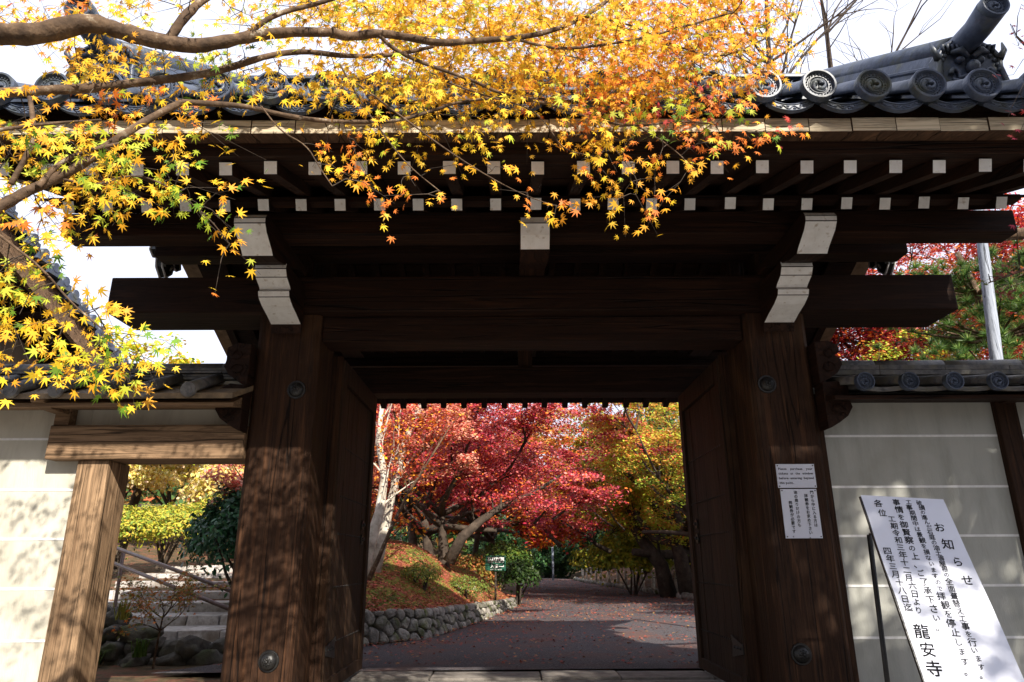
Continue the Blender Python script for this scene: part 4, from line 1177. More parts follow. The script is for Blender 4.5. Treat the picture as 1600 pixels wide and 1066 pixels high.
# =====================================================================================
# PLANTS BEHIND THE GATE
# =====================================================================================
G3 = 'red and orange maples lining the approach'
PR = [(RED, 4), (CRI, 4), (ORA, 1.5), ((.68, .20, .18), 3), ((.50, .08, .13), 2)]
PRO = [(RED, 4), (ORA, 4), (CRI, 1), (YOR, 2)]
BL, BO, BY = (.48, .54, .05), (.72, .24, .06), (.74, .46, .07)
PYG = [(BL, 5), ((.18, .28, .03), 3), (BO, 3), (BY, 1.5), (RED, 1)]
def xfade(x0, x1, A, B):
    return lambda q, rng: A if rng.random() > sstep(x0, x1, q.x) else B
def bz(x, y): 
    return bank_z(x, y)
maple_tree('maple_tree', 'broad crimson maple with thick forked trunk on the mossy bank', (-1.45, 15.2, bz(-1.45, 15.2)), 5.4, 3.3, 11, PR, clip=lambda q: q.x > 1.9 or (q.x > .5 and q.z < 2.1), fork=.22, trunk_r=.13, leaves=85000, size=.034, disc=.70, levels=(8, 5, 4), rise=(.02, .55), flat=.06)
maple_tree('maple_tree', 'bright red-pink maple at the left edge of the gateway opening', (-2.9, 13.2, bz(-2.9, 13.2)), 4.6, 2.0, 12, [((.78, .36, .26), 4), (RED, 3), ((.80, .28, .18), 3), ((.75, .40, .15), 1)], fork=.25, trunk_r=.13, leaves=36000, size=.032, disc=.5, levels=(6, 5, 4), rise=(.1, .7), flat=.12, bark=BARK)
maple_tree('maple_tree', 'tall crimson maple behind the mossy bank filling the opening left of centre', (-2.6, 22.5, .4), 8.5, 4.4, 13, PR, clip=lambda q: q.x > 2.4 or q.z < 2.6, fork=.25, trunk_r=.22, leaves=60000, size=.055, disc=.85, levels=(8, 5, 4), rise=(.05, .8))
maple_tree('maple_tree', 'dark-trunked twisted maple with yellow-green leaves by the right roadside', (6.1, 24.0, ground_h(6.1, 24)), 6.6, 5.2, 14, xfade(.8, 4.6, PR, PYG), fork=.24, trunk_r=.30, lean=(-.25, 0), leaves=75000, size=.055, zmin=1.9, disc=.85, levels=(8, 5, 4), rise=(.0, .55), flat=.10)
maple_tree('maple_tree', 'yellow-green maple close behind the gate on the right', (6.6, 16.5, ground_h(6.6, 16.5)), 5.6, 3.6, 15, [(BL, 5), ((.20, .30, .03), 4), (BY, 1.5), (BO, 2), ((.09, .15, .02), 2)], fork=.35, trunk_r=.18, leaves=40000, size=.038, zmin=1.5, disc=.6, levels=(7, 5, 4), rise=(.1, .7))
maple_tree('maple_tree', 'orange maple arching over the far end of the road', (-.8, 33, .4), 7.5, 5.0, 16, PRO, fork=.3, trunk_r=.22, leaves=26000, size=.10, disc=1.1, levels=(7, 5, 3), rise=(.02, .6))
maple_tree('maple_tree', 'red and gold maple beyond the stakes on the far right roadside', (6.5, 36, ground_h(6.5, 36)), 8.5, 5.5, 17, xfade(2, 7, PRO, PYG), fork=.3, trunk_r=.22, leaves=26000, size=.11, disc=1.1, levels=(7, 5, 3), rise=(.05, .8))
maple_tree('maple_tree', 'pale-lit salmon red maple high behind the left of the opening', (-3.6, 27, .8), 9.5, 4.6, 18, [((.85, .32, .2), 4), (RED, 3), (ORA, 3)], fork=.3, trunk_r=.2, leaves=26000, size=.09, disc=1.0, levels=(7, 5, 3), rise=(.1, .9))
maple_tree('maple_tree', 'deep red maple above the end of the right wall', (10.8, 15.5, ground_h(10.8, 15.5)), 9.8, 4.6, 19, [(RED, 5), (CRI, 4), (ORA, 2)], fork=.3, trunk_r=.2, leaves=60000, size=.045, disc=.75, levels=(8, 5, 4), rise=(.1, .95))
maple_tree('maple_tree', 'mixed red and green maple rising behind the right wall beside the gate', (7.2, 13.2, ground_h(7.2, 13.2)), 5.2, 2.9, 20, [(RED, 3), (ORA, 3), (LIM, 4), (GRN, 3)], fork=.35, trunk_r=.13, leaves=22000, size=.036, disc=.5, levels=(7, 5, 4), rise=(.2, .95))
maple_tree('maple_tree', 'full scarlet maple rising behind the pine and the end beam at right', (9.4, 17.0, ground_h(9.4, 17)), 10.6, 4.6, 25, [(RED, 4), (CRI, 3), (ORA, 3), ((.68, .20, .18), 2)], fork=.3, trunk_r=.16, leaves=52000, size=.045, disc=.75, levels=(8, 5, 4), rise=(.1, .95), zmin=2.2)
maple_tree('maple_tree', 'golden orange maple closing the middle distance over the road', (-1.6, 29, .3), 8.6, 4.8, 26, [(BO, 4), (BY, 4), (RED, 2), (BL, 1)], fork=.3, trunk_r=.16, leaves=40000, size=.07, disc=.9, levels=(8, 5, 4), rise=(.0, .8), zmin=2.6)
maple_tree('maple_tree', 'olive and orange maple behind the twisted trunks on the right verge', (6.6, 28.5, ground_h(6.6, 28.5)), 9.0, 5.0, 27, [(BL, 4), (BO, 3), ((.12, .20, .02), 3), (BY, 2)], fork=.3, trunk_r=.16, leaves=40000, size=.07, disc=.9, levels=(8, 5, 4), rise=(.0, .9), zmin=2.2)
maple_tree('maple_tree', 'red-orange maple leaning from the right verge to arch over the road', (6.0, 19.5, ground_h(6.0, 19.5)), 6.8, 4.4, 28, xfade(.6, 4.4, PR, [(BL, 5), (BO, 3), (BY, 3), (RED, 1)]), fork=.34, lean=(-.35, 0), trunk_r=.14, leaves=52000, size=.045, disc=.75, levels=(8, 5, 4), rise=(.1, .7), flat=.07, zmin=2.7)
# thin leaning pale trunks on the bank at the left
def lone_trunk(name, label, pts, rad, mat, twigs, seed, cat='tree', leafpal=None, nl=0, size=.05):
    rng = random.Random(seed); nr = np.random.default_rng(seed)
    t = thing(name, label, cat, pts[0]); w = MB(); w.tube(pts, rad, 9, noise=.05, rng=rng)
    ends = []
    for i in range(twigs):
        k = rng.randint(1, len(pts) - 2); f = rng.random(); q = pts[k] * (1 - f) + pts[k+1] * f
        d = (pts[k+1] - pts[k]).normalized() + Vector((rng.uniform(-1, 1), rng.uniform(-.6, .6), rng.uniform(-.1, .7)))
        cp, dd = curve(rng, q, d, rng.uniform(.5, 1.5) * (pts[-1] - pts[0]).length / 4, 5, .22)
        r0 = rad[k] * .32; w.tube(cp, [r0 * (1 - .17*j) for j in range(6)], 5, caps=False)
        for _ in range(3):
            c2, _d = curve(rng, cp[rng.randint(2, 5)], dd + Vector((rng.uniform(-1, 1), rng.uniform(-1, 1), rng.uniform(-.2, .7))), rng.uniform(.25, .6) * (pts[-1] - pts[0]).length / 4, 3, .3)
            w.tube(c2, [r0*.35, r0*.28, r0*.2, r0*.1], 4, caps=False); ends.append(c2[-1])
    w.build('trunk', mat, t)
    if nl:
        P = []
        for e in ends: P.append(np.array(e) + nr.normal(0, .22, (nl // len(ends), 3)) * np.array([1, 1, .35]))
        P = np.concatenate(P); Nn = nr.normal(0, .5, P.shape); Nn[:, 2] += 1
        put('foliage', leaf_mesh('foliage', P, Nn, size * nr.uniform(.6, 1.2, len(P)), pick(nr, leafpal, len(P)), RHOMB, LEAFB, nr, origin=pts[0]), pts[0], t, 'stuff')
    return t
def gp(px, py, D, sink=0): 
    return at(px, py, D) - Vector((0, 0, sink))
lone_trunk('leaning_tree', 'slender pale leaning trunk crossing the opening at upper left', [gp(578, 905, 12.2, .15), gp(598, 835, 12.25), gp(612, 770, 12.3), gp(632, 690, 12.35), gp(654, 640, 12.4), gp(672, 585, 12.4), gp(690, 520, 12.4)], [.11, .085, .062, .055, .05, .045, .035], BARKP, 6, 51, leafpal=PR, nl=500, size=.034)
lone_trunk('leaning_tree', 'thick pale trunk close to the left door leaf on the bank', [gp(560, 915, 11.6, .2), gp(576, 850, 11.6), gp(592, 800, 11.7), gp(600, 745, 11.8), gp(590, 690, 12), gp(600, 600, 12)], [.12, .10, .08, .065, .05, .03], BARKP, 10, 52, leafpal=[(YOR, 2), (ORA, 3)], nl=900, size=.034)
lone_trunk('leaning_tree', 'thin dark stem leaning right from the foot of the bank', [gp(566, 915, 11.2, .1), gp(590, 872, 11.25), gp(612, 820, 11.3), gp(640, 765, 11.4), gp(668, 722, 11.5), gp(700, 670, 11.5)], [.045, .036, .03, .024, .018, .01], BARK, 10, 53, leafpal=PRO, nl=900, size=.034)
lone_trunk('leaning_tree', 'dark arching limb reaching left from the bank maple toward the road', [gp(700, 862, 14.4, .2), gp(722, 838, 14.4), gp(752, 812, 14.5), gp(786, 790, 14.8), gp(830, 772, 15.2), gp(880, 740, 15.8)], [.13, .10, .08, .06, .045, .02], BARKD, 9, 54, leafpal=PR, nl=3500, size=.034)
lone_trunk('leaning_tree', 'heavy dark twisted trunk leaning left at the right roadside', [gp(1044, 925, 23, .2), gp(1032, 885, 23), gp(1008, 852, 23), gp(992, 828, 23), gp(988, 800, 23), gp(1000, 770, 23), gp(975, 730, 23)], [.28, .23, .20, .17, .14, .11, .06], BARKD, 12, 55, leafpal=[(BL, 4), (BY, 2), (BO, 1)], nl=4500, size=.055)
lone_trunk('leaning_tree', 'second dark trunk with branch arching left beside the road stakes', [gp(1072, 918, 22.5, .2), gp(1062, 870, 22.5), gp(1052, 848, 22.5), gp(1020, 842, 22.6), gp(1005, 822, 22.7), gp(985, 800, 22.8)], [.26, .23, .18, .13, .11, .08], BARKD, 9, 56, leafpal=[(BL, 4), (BY, 2), (BO, 1)], nl=3500, size=.055)
# bare trees against the sky above the roof, right
def bare(name, label, base, h, seed, lean=(0, 0), mat=BARKD):
    rng = random.Random(seed); t = thing(name, label, 'tree', base); w = MB()
    tp, d = curve(rng, Vector(base) - Vector((0, 0, .2)), Vector((lean[0], lean[1], 1)), h, 12, .10)
    r0 = h * .013; w.tube(tp, [r0 * (1 - .075*i) for i in range(13)], 8)
    for i in range(16):
        k = rng.randint(5, 12); dv = Vector((rng.uniform(-1, 1), rng.uniform(-.8, .8), rng.uniform(.3, 1.1)))
        L = h * rng.uniform(.16, .34); b, bd = curve(rng, tp[k], dv, L, 6, .2, .03); rb = r0 * (1 - .075*k) * .5 + .006
        w.tube(b, [rb * (1 - .14*j) for j in range(7)], 5, caps=False)
        for _ in range(6):
            c, cd = curve(rng, b[rng.randint(1, 6)], bd + Vector((rng.uniform(-1, 1), rng.uniform(-1, 1), rng.uniform(-.2, .8))), L * rng.uniform(.3, .5), 4, .25)
            w.tube(c, [rb * .4 * (1 - .2*j) for j in range(5)], 4, caps=False)
            for _ in range(3):
                e, _d = curve(rng, c[rng.randint(1, 4)], cd + Vector((rng.uniform(-1, 1), rng.uniform(-1, 1), rng.uniform(-.2, .5))), L * .2, 3, .3)
                w.tube(e, [rb * .15, rb * .12, rb*.1, rb*.06], 3, caps=False)
    w.build('trunk', mat, t); return t
bare('bare_tree', 'bare dark tree rising above the roof eave left of the ogre tile', (7.0, 16.5, .9), 17.5, 61, (-.02, 0))
bare('bare_tree', 'bare branching tree just left of the descending ridge against the sky', (10.2, 19, .9), 20, 62, (-.05, 0))
bare('bare_tree', 'thin bare tree far left of the sky gap beside the yellow leaves', (7.9, 22, .8), 20, 63, (.0, 0))
# pine above the right wall
def pine(name, label, base, h, seed, clumps, reach):
    rng = random.Random(seed); nr = np.random.default_rng(seed); t = thing(name, label, 'tree', base); base = Vector(base)
    w = MB(); tp, d = curve(rng, base - Vector((0, 0, .2)), Vector((0, 0, 1)), h, 8, .08); w.tube(tp, [.17 - .016*i for i in range(9)], 8)
    P = []; H = []; C = []
    for i in range(clumps):
        z = rng.uniform(.35, 1.0); q0 = tp[min(8, int(z * 8))]
        az = rng.uniform(0, 6.28); L = reach * (1.15 - z * .75) * rng.uniform(.4, 1)
        q = q0 + Vector((math.cos(az) * L, math.sin(az) * L, .25 * L))
        if i % 2 == 0: w.tube([q0, (q0 + q) / 2 + Vector((0, 0, -.05)), q], [.03, .022, .012], 5, caps=False)
        for _ in range(7):
            c = q + Vector((rng.gauss(0, .22), rng.gauss(0, .22), rng.gauss(0, .10)))
            m_ = 60; dv = nr.normal(size=(m_, 3)); dv[:, 2] = np.abs(dv[:, 2]) + .25
            P.append(np.tile(np.array(c), (m_, 1))); H.append(dv); C.append(pick(nr, [((.10, .19, .04), 3), ((.20, .28, .06), 2), ((.06, .13, .03), 2)], m_) * rng.uniform(.7, 1.3))
    w.build('trunk', BARK, t)
    P = np.concatenate(P); H = np.concatenate(H); C = np.concatenate(C)
    sh = NEEDLE.copy(); sh[:, 0] *= 1.1
    me = leaf_mesh('needles', P, nr.normal(size=P.shape), .15 * nr.uniform(.7, 1.2, len(P)), C, sh, EVER, nr, head=H, curl=0, origin=base)
    put('needles', me, base, t, 'stuff'); return t
pine('pine_tree', 'green pine with needle tufts behind the grey pole right of the gate', (7.7, 10.4, ground_h(7.7, 10.4)), 6.0, 71, 230, 2.5)
# evergreens closing the view
def evergreen(name, label, base, r, h, seed, n, size, pal=None, cat='tree', mat=None):
    rng = random.Random(seed); nr = np.random.default_rng(seed); t = thing(name, label, cat, base, None); base = Vector(base)
    w = MB(); tp, d = curve(rng, base - Vector((0, 0, .2)), Vector((0, 0, 1)), h * .85, 6, .05); w.tube(tp, [h*.022*(1 - .13*i) for i in range(7)], 7); w.build('trunk', BARKD, t)
    P = []; Nn = []; C = []
    K = 46
    for i in range(K):
        u = rng.uniform(.08, 1); az = rng.uniform(0, 6.28); rad = r * math.sin(min(1, u * 1.1 + .12) * math.pi) ** .6 * rng.uniform(.35, 1)
        c = np.array([base.x + math.cos(az)*rad, base.y + math.sin(az)*rad, base.z + h * u]); m_ = n // K; s_ = r * rng.uniform(.2, .38)
        dd = nr.normal(size=(m_, 3)); dd /= np.linalg.norm(dd, axis=1, keepdims=True)
        P.append(c + dd * s_ * nr.random((m_, 1)) ** .4 * [1, 1, .75]); q = dd + nr.normal(0, .5, (m_, 3)); q[:, 2] += .4; Nn.append(q)
        C.append(pick(nr, pal or [((.03, .08, .02), 4), ((.06, .12, .03), 2), ((.02, .05, .02), 3)], m_, .3) * rng.uniform(.6, 1.35))
    P = np.concatenate(P); Nn = np.concatenate(Nn); C = np.concatenate(C)
    put('foliage', leaf_mesh('foliage', P, Nn, size * nr.uniform(.6, 1.2, len(P)), C, OVAL if size < .12 else RHOMB, mat or EVER, nr, origin=base), base, t, 'stuff'); return t
EV = [((-5, 52), 5, 11, 'dark evergreen at the far left end of the road'), ((1.2, 58), 4.5, 7, 'dark evergreen hedge tree closing the road end'), ((7, 54), 5.5, 11, 'tall dark evergreen behind the road stakes'), ((9.5, 44), 4.5, 10, 'bushy dark evergreen right of the road stakes'),
      ((12.5, 34), 4.2, 10, 'tall evergreen rising above the right wall line behind the maples'), ((15, 26), 4.2, 9.5, 'dark evergreen behind the red maple at far right'), ((-10, 44), 5, 11, 'dark evergreen behind the salmon maple at left'), ((10.5, 29), 3.4, 6, 'dark evergreen behind the twisted trunks')]
for i, ((x, y), r_, h_, lb) in enumerate(EV): evergreen('evergreen_tree', lb, (x, y, ground_h(x, y) - .2), r_, h_, 80 + i, 9000, .17)
for i, (x, y, r_, h_, lb) in enumerate([(-.6, 47, 2.2, 3.6, 'round dark shrub at the far left road edge'), (2.6, 52, 2.4, 3.4, 'round dark shrub at the far end of the road'), (5.6, 50, 2.2, 3.6, 'round dark shrub behind the last stakes'), (8.3, 31, 1.8, 3.0, 'dark shrub behind the middle stakes')]):
    evergreen('evergreen_shrub', lb, (x, y, ground_h(x, y) - .1), r_, h_, 95 + i, 6000, .12, cat='shrub')
# far wooded hill as one mass
nr = np.random.default_rng(4); n = 60000
x = nr.uniform(-60, 75, n); y = nr.uniform(66, 100, n); base_z = np.array([ground_h(a, b) for a, b in zip(x, y)])
cl = np.sin(x * .9) * np.sin(y * .7 + x * .3) + np.sin(x * .33 + 1)
z = base_z + nr.random(n) ** .6 * (5.5 + 1.3 * cl)
pal = pick(nr, [((.04, .09, .02), 4), ((.08, .13, .03), 3), ((.30, .16, .03), 2), ((.38, .10, .03), 1.2)], n, .3)
P = np.stack([x, y, z], 1); Nn = nr.normal(0, .6, (n, 3)); Nn[:, 2] += .6; Nn[:, 1] -= .6
o = put('distant_wood', leaf_mesh('distant_wood', P, Nn, .42 * nr.uniform(.6, 1.3, n), pal, RHOMB, LEAFB, nr, origin=(7, 80, 0)), (7, 80, 0)); o['kind'] = 'stuff'
o['label'] = 'distant wooded hillside behind the road end'
# shrubs on the bank
bush('azalea_bush', 'small olive-green clipped shrub in the middle of the mossy bank', (-1.55, 12.4, bz(-1.55, 12.4) + .12), (.36, .34, .24), 101, [((.22, .26, .04), 4), ((.12, .17, .03), 3), ((.36, .30, .05), 1)], 1600, .022, EVER, OVAL)
bush('azalea_bush', 'dark green shrub low on the bank near its right end', (-.92, 13.9, bz(-.92, 13.9) + .10), (.48, .42, .24), 102, [((.12, .16, .03), 4), ((.20, .20, .04), 2)], 1600, .025, EVER, OVAL)
bush('camellia_bush', 'dark round shrub beside the green direction sign', at(810, 905, 18.8), (.55, .5, .50), 103, [((.03, .06, .015), 4), ((.05, .09, .02), 2)], 3000, .045, EVER, OVAL)
bush('camellia_bush', 'yellow-green shrub behind the direction sign', at(784, 880, 21), (.9, .8, .55), 104, [((.10, .14, .02), 4), ((.05, .10, .02), 3)], 2600, .05, EVER, OVAL)
bush('yellow_shrub', 'layered yellow-green shrub below the twisted trunks at right roadside', at(985, 880, 24.5), (1.9, 1.2, .95), 105, [((.40, .36, .03), 4), ((.22, .26, .03), 3)], 6000, .07, LEAFB, RHOMB, shell=.3)
for i, (x, y, r_, lb) in enumerate([(-3.9, 16.2, (1.0, .8, .7), 'orange-brown leafy undergrowth behind the pale leaning trunks'), (-3.0, 18.6, (1.2, .9, .9), 'rust red undergrowth between the bank maple and the far maples'), (-5.4, 18.2, (1.3, 1, .9), 'orange undergrowth at the far left behind the bank'), (-1.4, 20.5, (1.1, .9, .7), 'dull orange undergrowth behind the right end of the bank')]):
    bush('undergrowth_bush', lb, (x, y, (bz(x, y) if y < 17 else ground_h(x, y)) + .35), r_, 140 + i, [((.38, .13, .04), 4), ((.30, .22, .05), 3), ((.16, .16, .03), 2)], 4200, .045, LEAFB, RHOMB, shell=.3, nz=.8)
# left doorway: dark camellia, clipped hedges, slender maple, grasses
bush('camellia_bush', 'glossy dark green broadleaf bush filling the right of the side doorway', at(392, 850, 11.6), (1.05, .9, .98), 106, [((.03, .10, .04), 5), ((.05, .14, .06), 2), ((.02, .06, .03), 3)], 7000, .055, EVER, OVAL, stems=9)
for i, (px, py, D, r_, lb) in enumerate([(185, 832, 14.2, (.95, .8, .5), 'yellow-green clipped azalea left of three in the side doorway'), (262, 830, 14.8, (1.05, .8, .55), 'yellow-green clipped azalea between two others in the side doorway'), (335, 820, 15.6, (.9, .8, .6), 'bright clipped azalea partly behind the dark camellia')]):
    bush('azalea_bush', lb, at(px, py, D), r_, 110 + i, [((.42, .40, .04), 4), ((.20, .28, .04), 3), ((.55, .42, .06), 2)], 5200, .035, LEAFB, OVAL, group='clipped azaleas above the stairs', shell=.7)
for i, (px, py, D, r_, lb) in enumerate([(180, 752, 17, (1.5, 1, .6), 'pale golden shrub at the top left of the side doorway'), (270, 745, 19, (1.8, 1, .75), 'pale straw-coloured shrub at the top of the side doorway'), (360, 770, 17.5, (1.2, 1, .8), 'sunlit golden brown shrub above the dark camellia')]):
    bush('golden_shrub', lb, at(px, py, D), r_, 120 + i, [((.80, .60, .18), 4), ((.85, .70, .38), 3), ((.60, .50, .08), 2)], 4200, .055, LEAFB, RHOMB, group='golden shrubs at the top of the slope', shell=.3, nz=.8)
maple_tree('maple_sapling', 'slender young maple with orange-green leaves before the stone stairs', (at(237, 1040, 8.35).x, 8.35, -.05), 1.62, .62, 33, [((.45, .16, .03), 4), ((.28, .24, .04), 4), (ORA, 1), ((.16, .16, .03), 2)], fork=.42, trunk_r=.016, leaves=1900, size=.030, disc=.17, levels=(7, 4, 3), shape=STAR5, bark=BARK, rise=(.15, 1.0), flat=.15, cat='sapling')
def fern(label, c, n, L, seed, col_):
    rng = random.Random(seed); t = thing('grass_tuft', label, 'grass', c); m = MB()
    for i in range(n):
        az = rng.uniform(0, 6.28); l_ = L * rng.uniform(.6, 1.1); o_ = rng.uniform(.2, .8); c_ = Vector(c) + Vector((rng.uniform(-.06, .06), rng.uniform(-.06, .06), -.03)); side = Vector((-math.sin(az), math.cos(az), 0)) * .006
        p1 = c_ + Vector((math.cos(az)*o_*l_*.4, math.sin(az)*o_*l_*.4, l_*.7)); p2 = c_ + Vector((math.cos(az)*o_*l_, math.sin(az)*o_*l_, l_*.75))
        m.add([c_ - side, c_ + side, p1 + side, p1 - side, p2], [(0, 1, 2, 3), (3, 2, 4)])
    gm = GR[col_]; m.build('blades', gm, t, kind='stuff')
GR = [noise_mat('green_blades', [(.3, (.05, .12, .02)), (.7, (.14, .22, .04))], bump=0), noise_mat('yellow_blades', [(.3, (.20, .24, .04)), (.7, (.40, .36, .06))], bump=0)]
fern('long yellow-green grass tuft on a rock by the railing post', at(190, 962, 8.9), 40, .30, 1, 1)
fern('dark green fern tuft among the boulders left of the sapling', at(215, 1020, 8.5), 60, .24, 2, 0)
fern('green tuft at the bottom left of the boulders', at(140, 1040, 8.4), 50, .26, 3, 0)
# yellow-green tree left beyond the wall
maple_tree('maple_tree', 'sunlit yellow-green maple beyond the left wall below the roof end', (-10.0, 18.5, ground_h(-10, 18.5)), 6.0, 3.4, 22, [(YEL, 3), (LIM, 5), (GRN, 1)], fork=.3, trunk_r=.16, leaves=18000, size=.07, disc=.75, levels=(7, 5, 3), rise=(.1, .7))
# fallen leaves
nr = np.random.default_rng(9); rr = random.Random(9)
pts = [bank_point(rr) for _ in range(30000)]
P = np.array([tuple(p + Vector((0, 0, .012))) for p in pts]); k = len(P)
Nn = nr.normal(0, .35, (k, 3)); Nn[:, 2] += 1
o = put('fallen_leaves', leaf_mesh('fallen_leaves', P, Nn, .030 * nr.uniform(.6, 1.2, k), pick(nr, [((.50, .13, .09), 5), ((.34, .07, .06), 3), ((.50, .26, .08), 2), ((.22, .10, .05), 2)], k, .3), STAR5, LITTER, nr, origin=(-2, 14, .5)), (-2, 14, .5)); o['kind'] = 'stuff'; o['label'] = 'fallen red maple leaves strewn on the mossy bank'
P = []
while len(P) < 30000:
    y = 8 + 40 * rr.random() ** 1.6; a, b = interp(ROAD_L, y), interp(ROAD_R, y) + 3.5; u = rr.random(); x = a + (b - a) * u
    w_ = .16 + .9 * sstep(.55, 1, u) + .5 * sstep(.12, 0, u) + .5 * (abs(y - 10.3 - .15 * x) < .35) + .35 * sstep(11, 16, y)
    if rr.random() < w_:
        on = x < interp(ROAD_R, y); P.append((x, y, .046 if on else ground_h(x, y) + .02))
P = np.array(P); k = len(P); Nn = nr.normal(0, .25, (k, 3)); Nn[:, 2] += 1
o = put('fallen_leaves', leaf_mesh('fallen_leaves', P, Nn, .032 * nr.uniform(.6, 1.3, k), pick(nr, [((.32, .08, .05), 5), ((.22, .06, .05), 3), ((.42, .20, .07), 2)], k, .3), STAR5, LITTER, nr, origin=(2, 14, 0)), (2, 14, 0)); o['kind'] = 'stuff'; o['label'] = 'fallen brown and red leaves scattered over the road and its right verge'

# =====================================================================================
# FOREGROUND MAPLE over the forecourt (trunk left of the frame)
# =====================================================================================
fm = thing('maple_tree', 'golden yellow maple with thick bare limbs hanging before the roof', 'tree', (-3.3, 2.0, -.5))
rng = random.Random(77); nr = np.random.default_rng(77)
limb = MB(); nodes = []
def smooth(pts, rad, it=2):
    for _ in range(it):
        q = [pts[0]]; r_ = [rad[0]]
        for (a, b, ra, rb) in zip(pts, pts[1:], rad, rad[1:]):
            q += [a * .75 + b * .25, a * .25 + b * .75]; r_ += [ra*.75 + rb*.25, ra*.25 + rb*.75]
        q.append(pts[-1]); r_.append(rad[-1]); pts, rad = q, r_
    return pts, rad
def branch(spec, r0, r1, n=10, off=None):
    """spec: bearings (px, py, distance)"""
    pts = [at(*s) if len(s) == 3 else Vector(s[:3]) for s in spec]
    rad = [r0 + (r1 - r0) * i / (len(pts) - 1) for i in range(len(pts))]
    pts, rad = smooth(pts, rad)
    rad = [r * rng.uniform(.92, 1.08) for r in rad]
    limb.tube(pts, rad, n, noise=.07 if r0 > .012 else 0, rng=rng)
    for p in pts: nodes.append(p)
    return pts
limb.tube([(-3.3, 2.0, -.7), (-3.28, 2.05, .4), (-3.2, 2.1, 1.4), (-3.05, 2.12, 2.4), (-2.9, 2.15, 3.1)], [.21, .17, .15, .13, .10], 14, noise=.05, rng=rng)
V4 = lambda v: (v[0], v[1], v[2], 0)
branch([V4((-3.1, 2.12, 2.2)), (-260, 40, 2.15), (-90, 55, 2.1), (0, 50, 2.1), (60, 52, 2.1), (140, 30, 2.15), (185, 45, 2.2), (245, 62, 2.2), (310, 72, 2.25), (380, 58, 2.3), (450, 48, 2.3), (520, 50, 2.35)], 0.0494, 0.0180, 14)
branch([(262, 66, 2.21), (285, 30, 2.2), (310, 5, 2.25), (350, -25, 2.3), (400, -60, 2.3)], 0.0187, 0.0132)
branch([(520, 50, 2.35), (550, 58, 2.4), (590, 50, 2.4), (640, 58, 2.45), (690, 68, 2.45), (750, 63, 2.5), (810, 60, 2.5), (870, 48, 2.55), (920, 25, 2.6), (960, -5, 2.6)], 0.0210, 0.0080)
branch([V4((-3.1, 2.12, 1.9)), (-200, 150, 2.2), (-60, 148, 2.2), (0, 142, 2.2), (80, 138, 2.25), (160, 135, 2.3), (230, 125, 2.3), (300, 118, 2.35), (360, 105, 2.4), (420, 85, 2.45), (480, 78, 2.5), (540, 88, 2.5), (620, 86, 2.55), (680, 72, 2.6)], 0.0239, 0.0078, 12)
branch([V4((-3.0, 2.1, 1.1)), (-120, 380, 2.0), (-30, 345, 2.0), (0, 320, 2.0), (40, 298, 2.05), (90, 275, 2.1), (130, 255, 2.1), (165, 228, 2.15), (200, 205, 2.15), (240, 180, 2.2), (285, 158, 2.25)], 0.0208, 0.0120, 12)
branch([(285, 158, 2.25), (330, 160, 2.3), (390, 165, 2.35), (440, 178, 2.4), (500, 188, 2.45), (560, 190, 2.5), (620, 190, 2.5), (680, 172, 2.55), (720, 158, 2.6), (790, 152, 2.6), (860, 155, 2.7)], 0.0119, 0.0048)
branch([(60, 290, 2.05), (95, 250, 2.1), (140, 232, 2.1), (190, 222, 2.15)], 0.0098, 0.0064)
branch([(18, 285, 2.1), (35, 255, 2.1), (55, 215, 2.1), (52, 175, 2.1), (48, 150, 2.15)], 0.0098, 0.0080)
branch([(590, 50, 2.4), (620, 80, 2.45), (680, 105, 2.5), (740, 125, 2.55), (790, 150, 2.6), (860, 162, 2.65), (920, 185, 2.7), (990, 200, 2.75), (1060, 190, 2.8), (1120, 195, 2.8)], 0.0091, 0.0040)
branch([(810, 62, 2.5), (870, 78, 2.55), (940, 72, 2.6), (1010, 60, 2.65), (1080, 40, 2.7), (1150, 20, 2.75)], 0.0070, 0.0040)
branch([(700, 128, 2.55), (760, 150, 2.55), (830, 168, 2.6), (860, 200, 2.6), (880, 235, 2.65), (930, 245, 2.7)], 0.0042, 0.0024, 6)
branch([(380, 58, 2.3), (430, 20, 2.35), (500, 5, 2.4), (570, -20, 2.4)], 0.0126, 0.0080)
branch([(560, 130, 2.5), (640, 190, 2.5), (700, 235, 2.5), (770, 280, 2.55), (830, 310, 2.6), (880, 325, 2.6)], 0.0042, 0.0016, 6)
branch([(900, 25, 2.6), (980, 35, 2.65), (1060, 75, 2.7), (1130, 95, 2.75), (1200, 60, 2.8)], 0.0056, 0.0032, 6)
branch([(-20, 350, 2.0), (20, 380, 2.0), (70, 420, 2.05), (110, 470, 2.1), (170, 520, 2.15)], 0.0056, 0.0024, 6)
branch([(90, 275, 2.1), (150, 290, 2.1), (200, 270, 2.15), (250, 280, 2.2), (320, 330, 2.2), (360, 380, 2.25)], 0.0049, 0.0016, 6)
branch([(-60, 210, 2.0), (0, 200, 2.05), (80, 190, 2.1), (160, 185, 2.15)], 0.0084, 0.0040, 6)
for sp_, r_ in (([(533, 100, 2.4), (560, 150, 2.45), (600, 210, 2.5), (640, 260, 2.5), (690, 300, 2.5)], .004), ([(830, 170, 2.6), (870, 110, 2.6), (900, 60, 2.6)], .004), ([(1000, 200, 2.75), (1050, 230, 2.75), (1090, 270, 2.75)], .004),
                ([(410, 165, 2.35), (440, 205, 2.35), (480, 225, 2.4), (500, 260, 2.4), (520, 290, 2.4)], .0035), ([(920, 185, 2.7), (960, 230, 2.7), (990, 270, 2.7)], .004)):
    branch(sp_, r_, .002, 5)
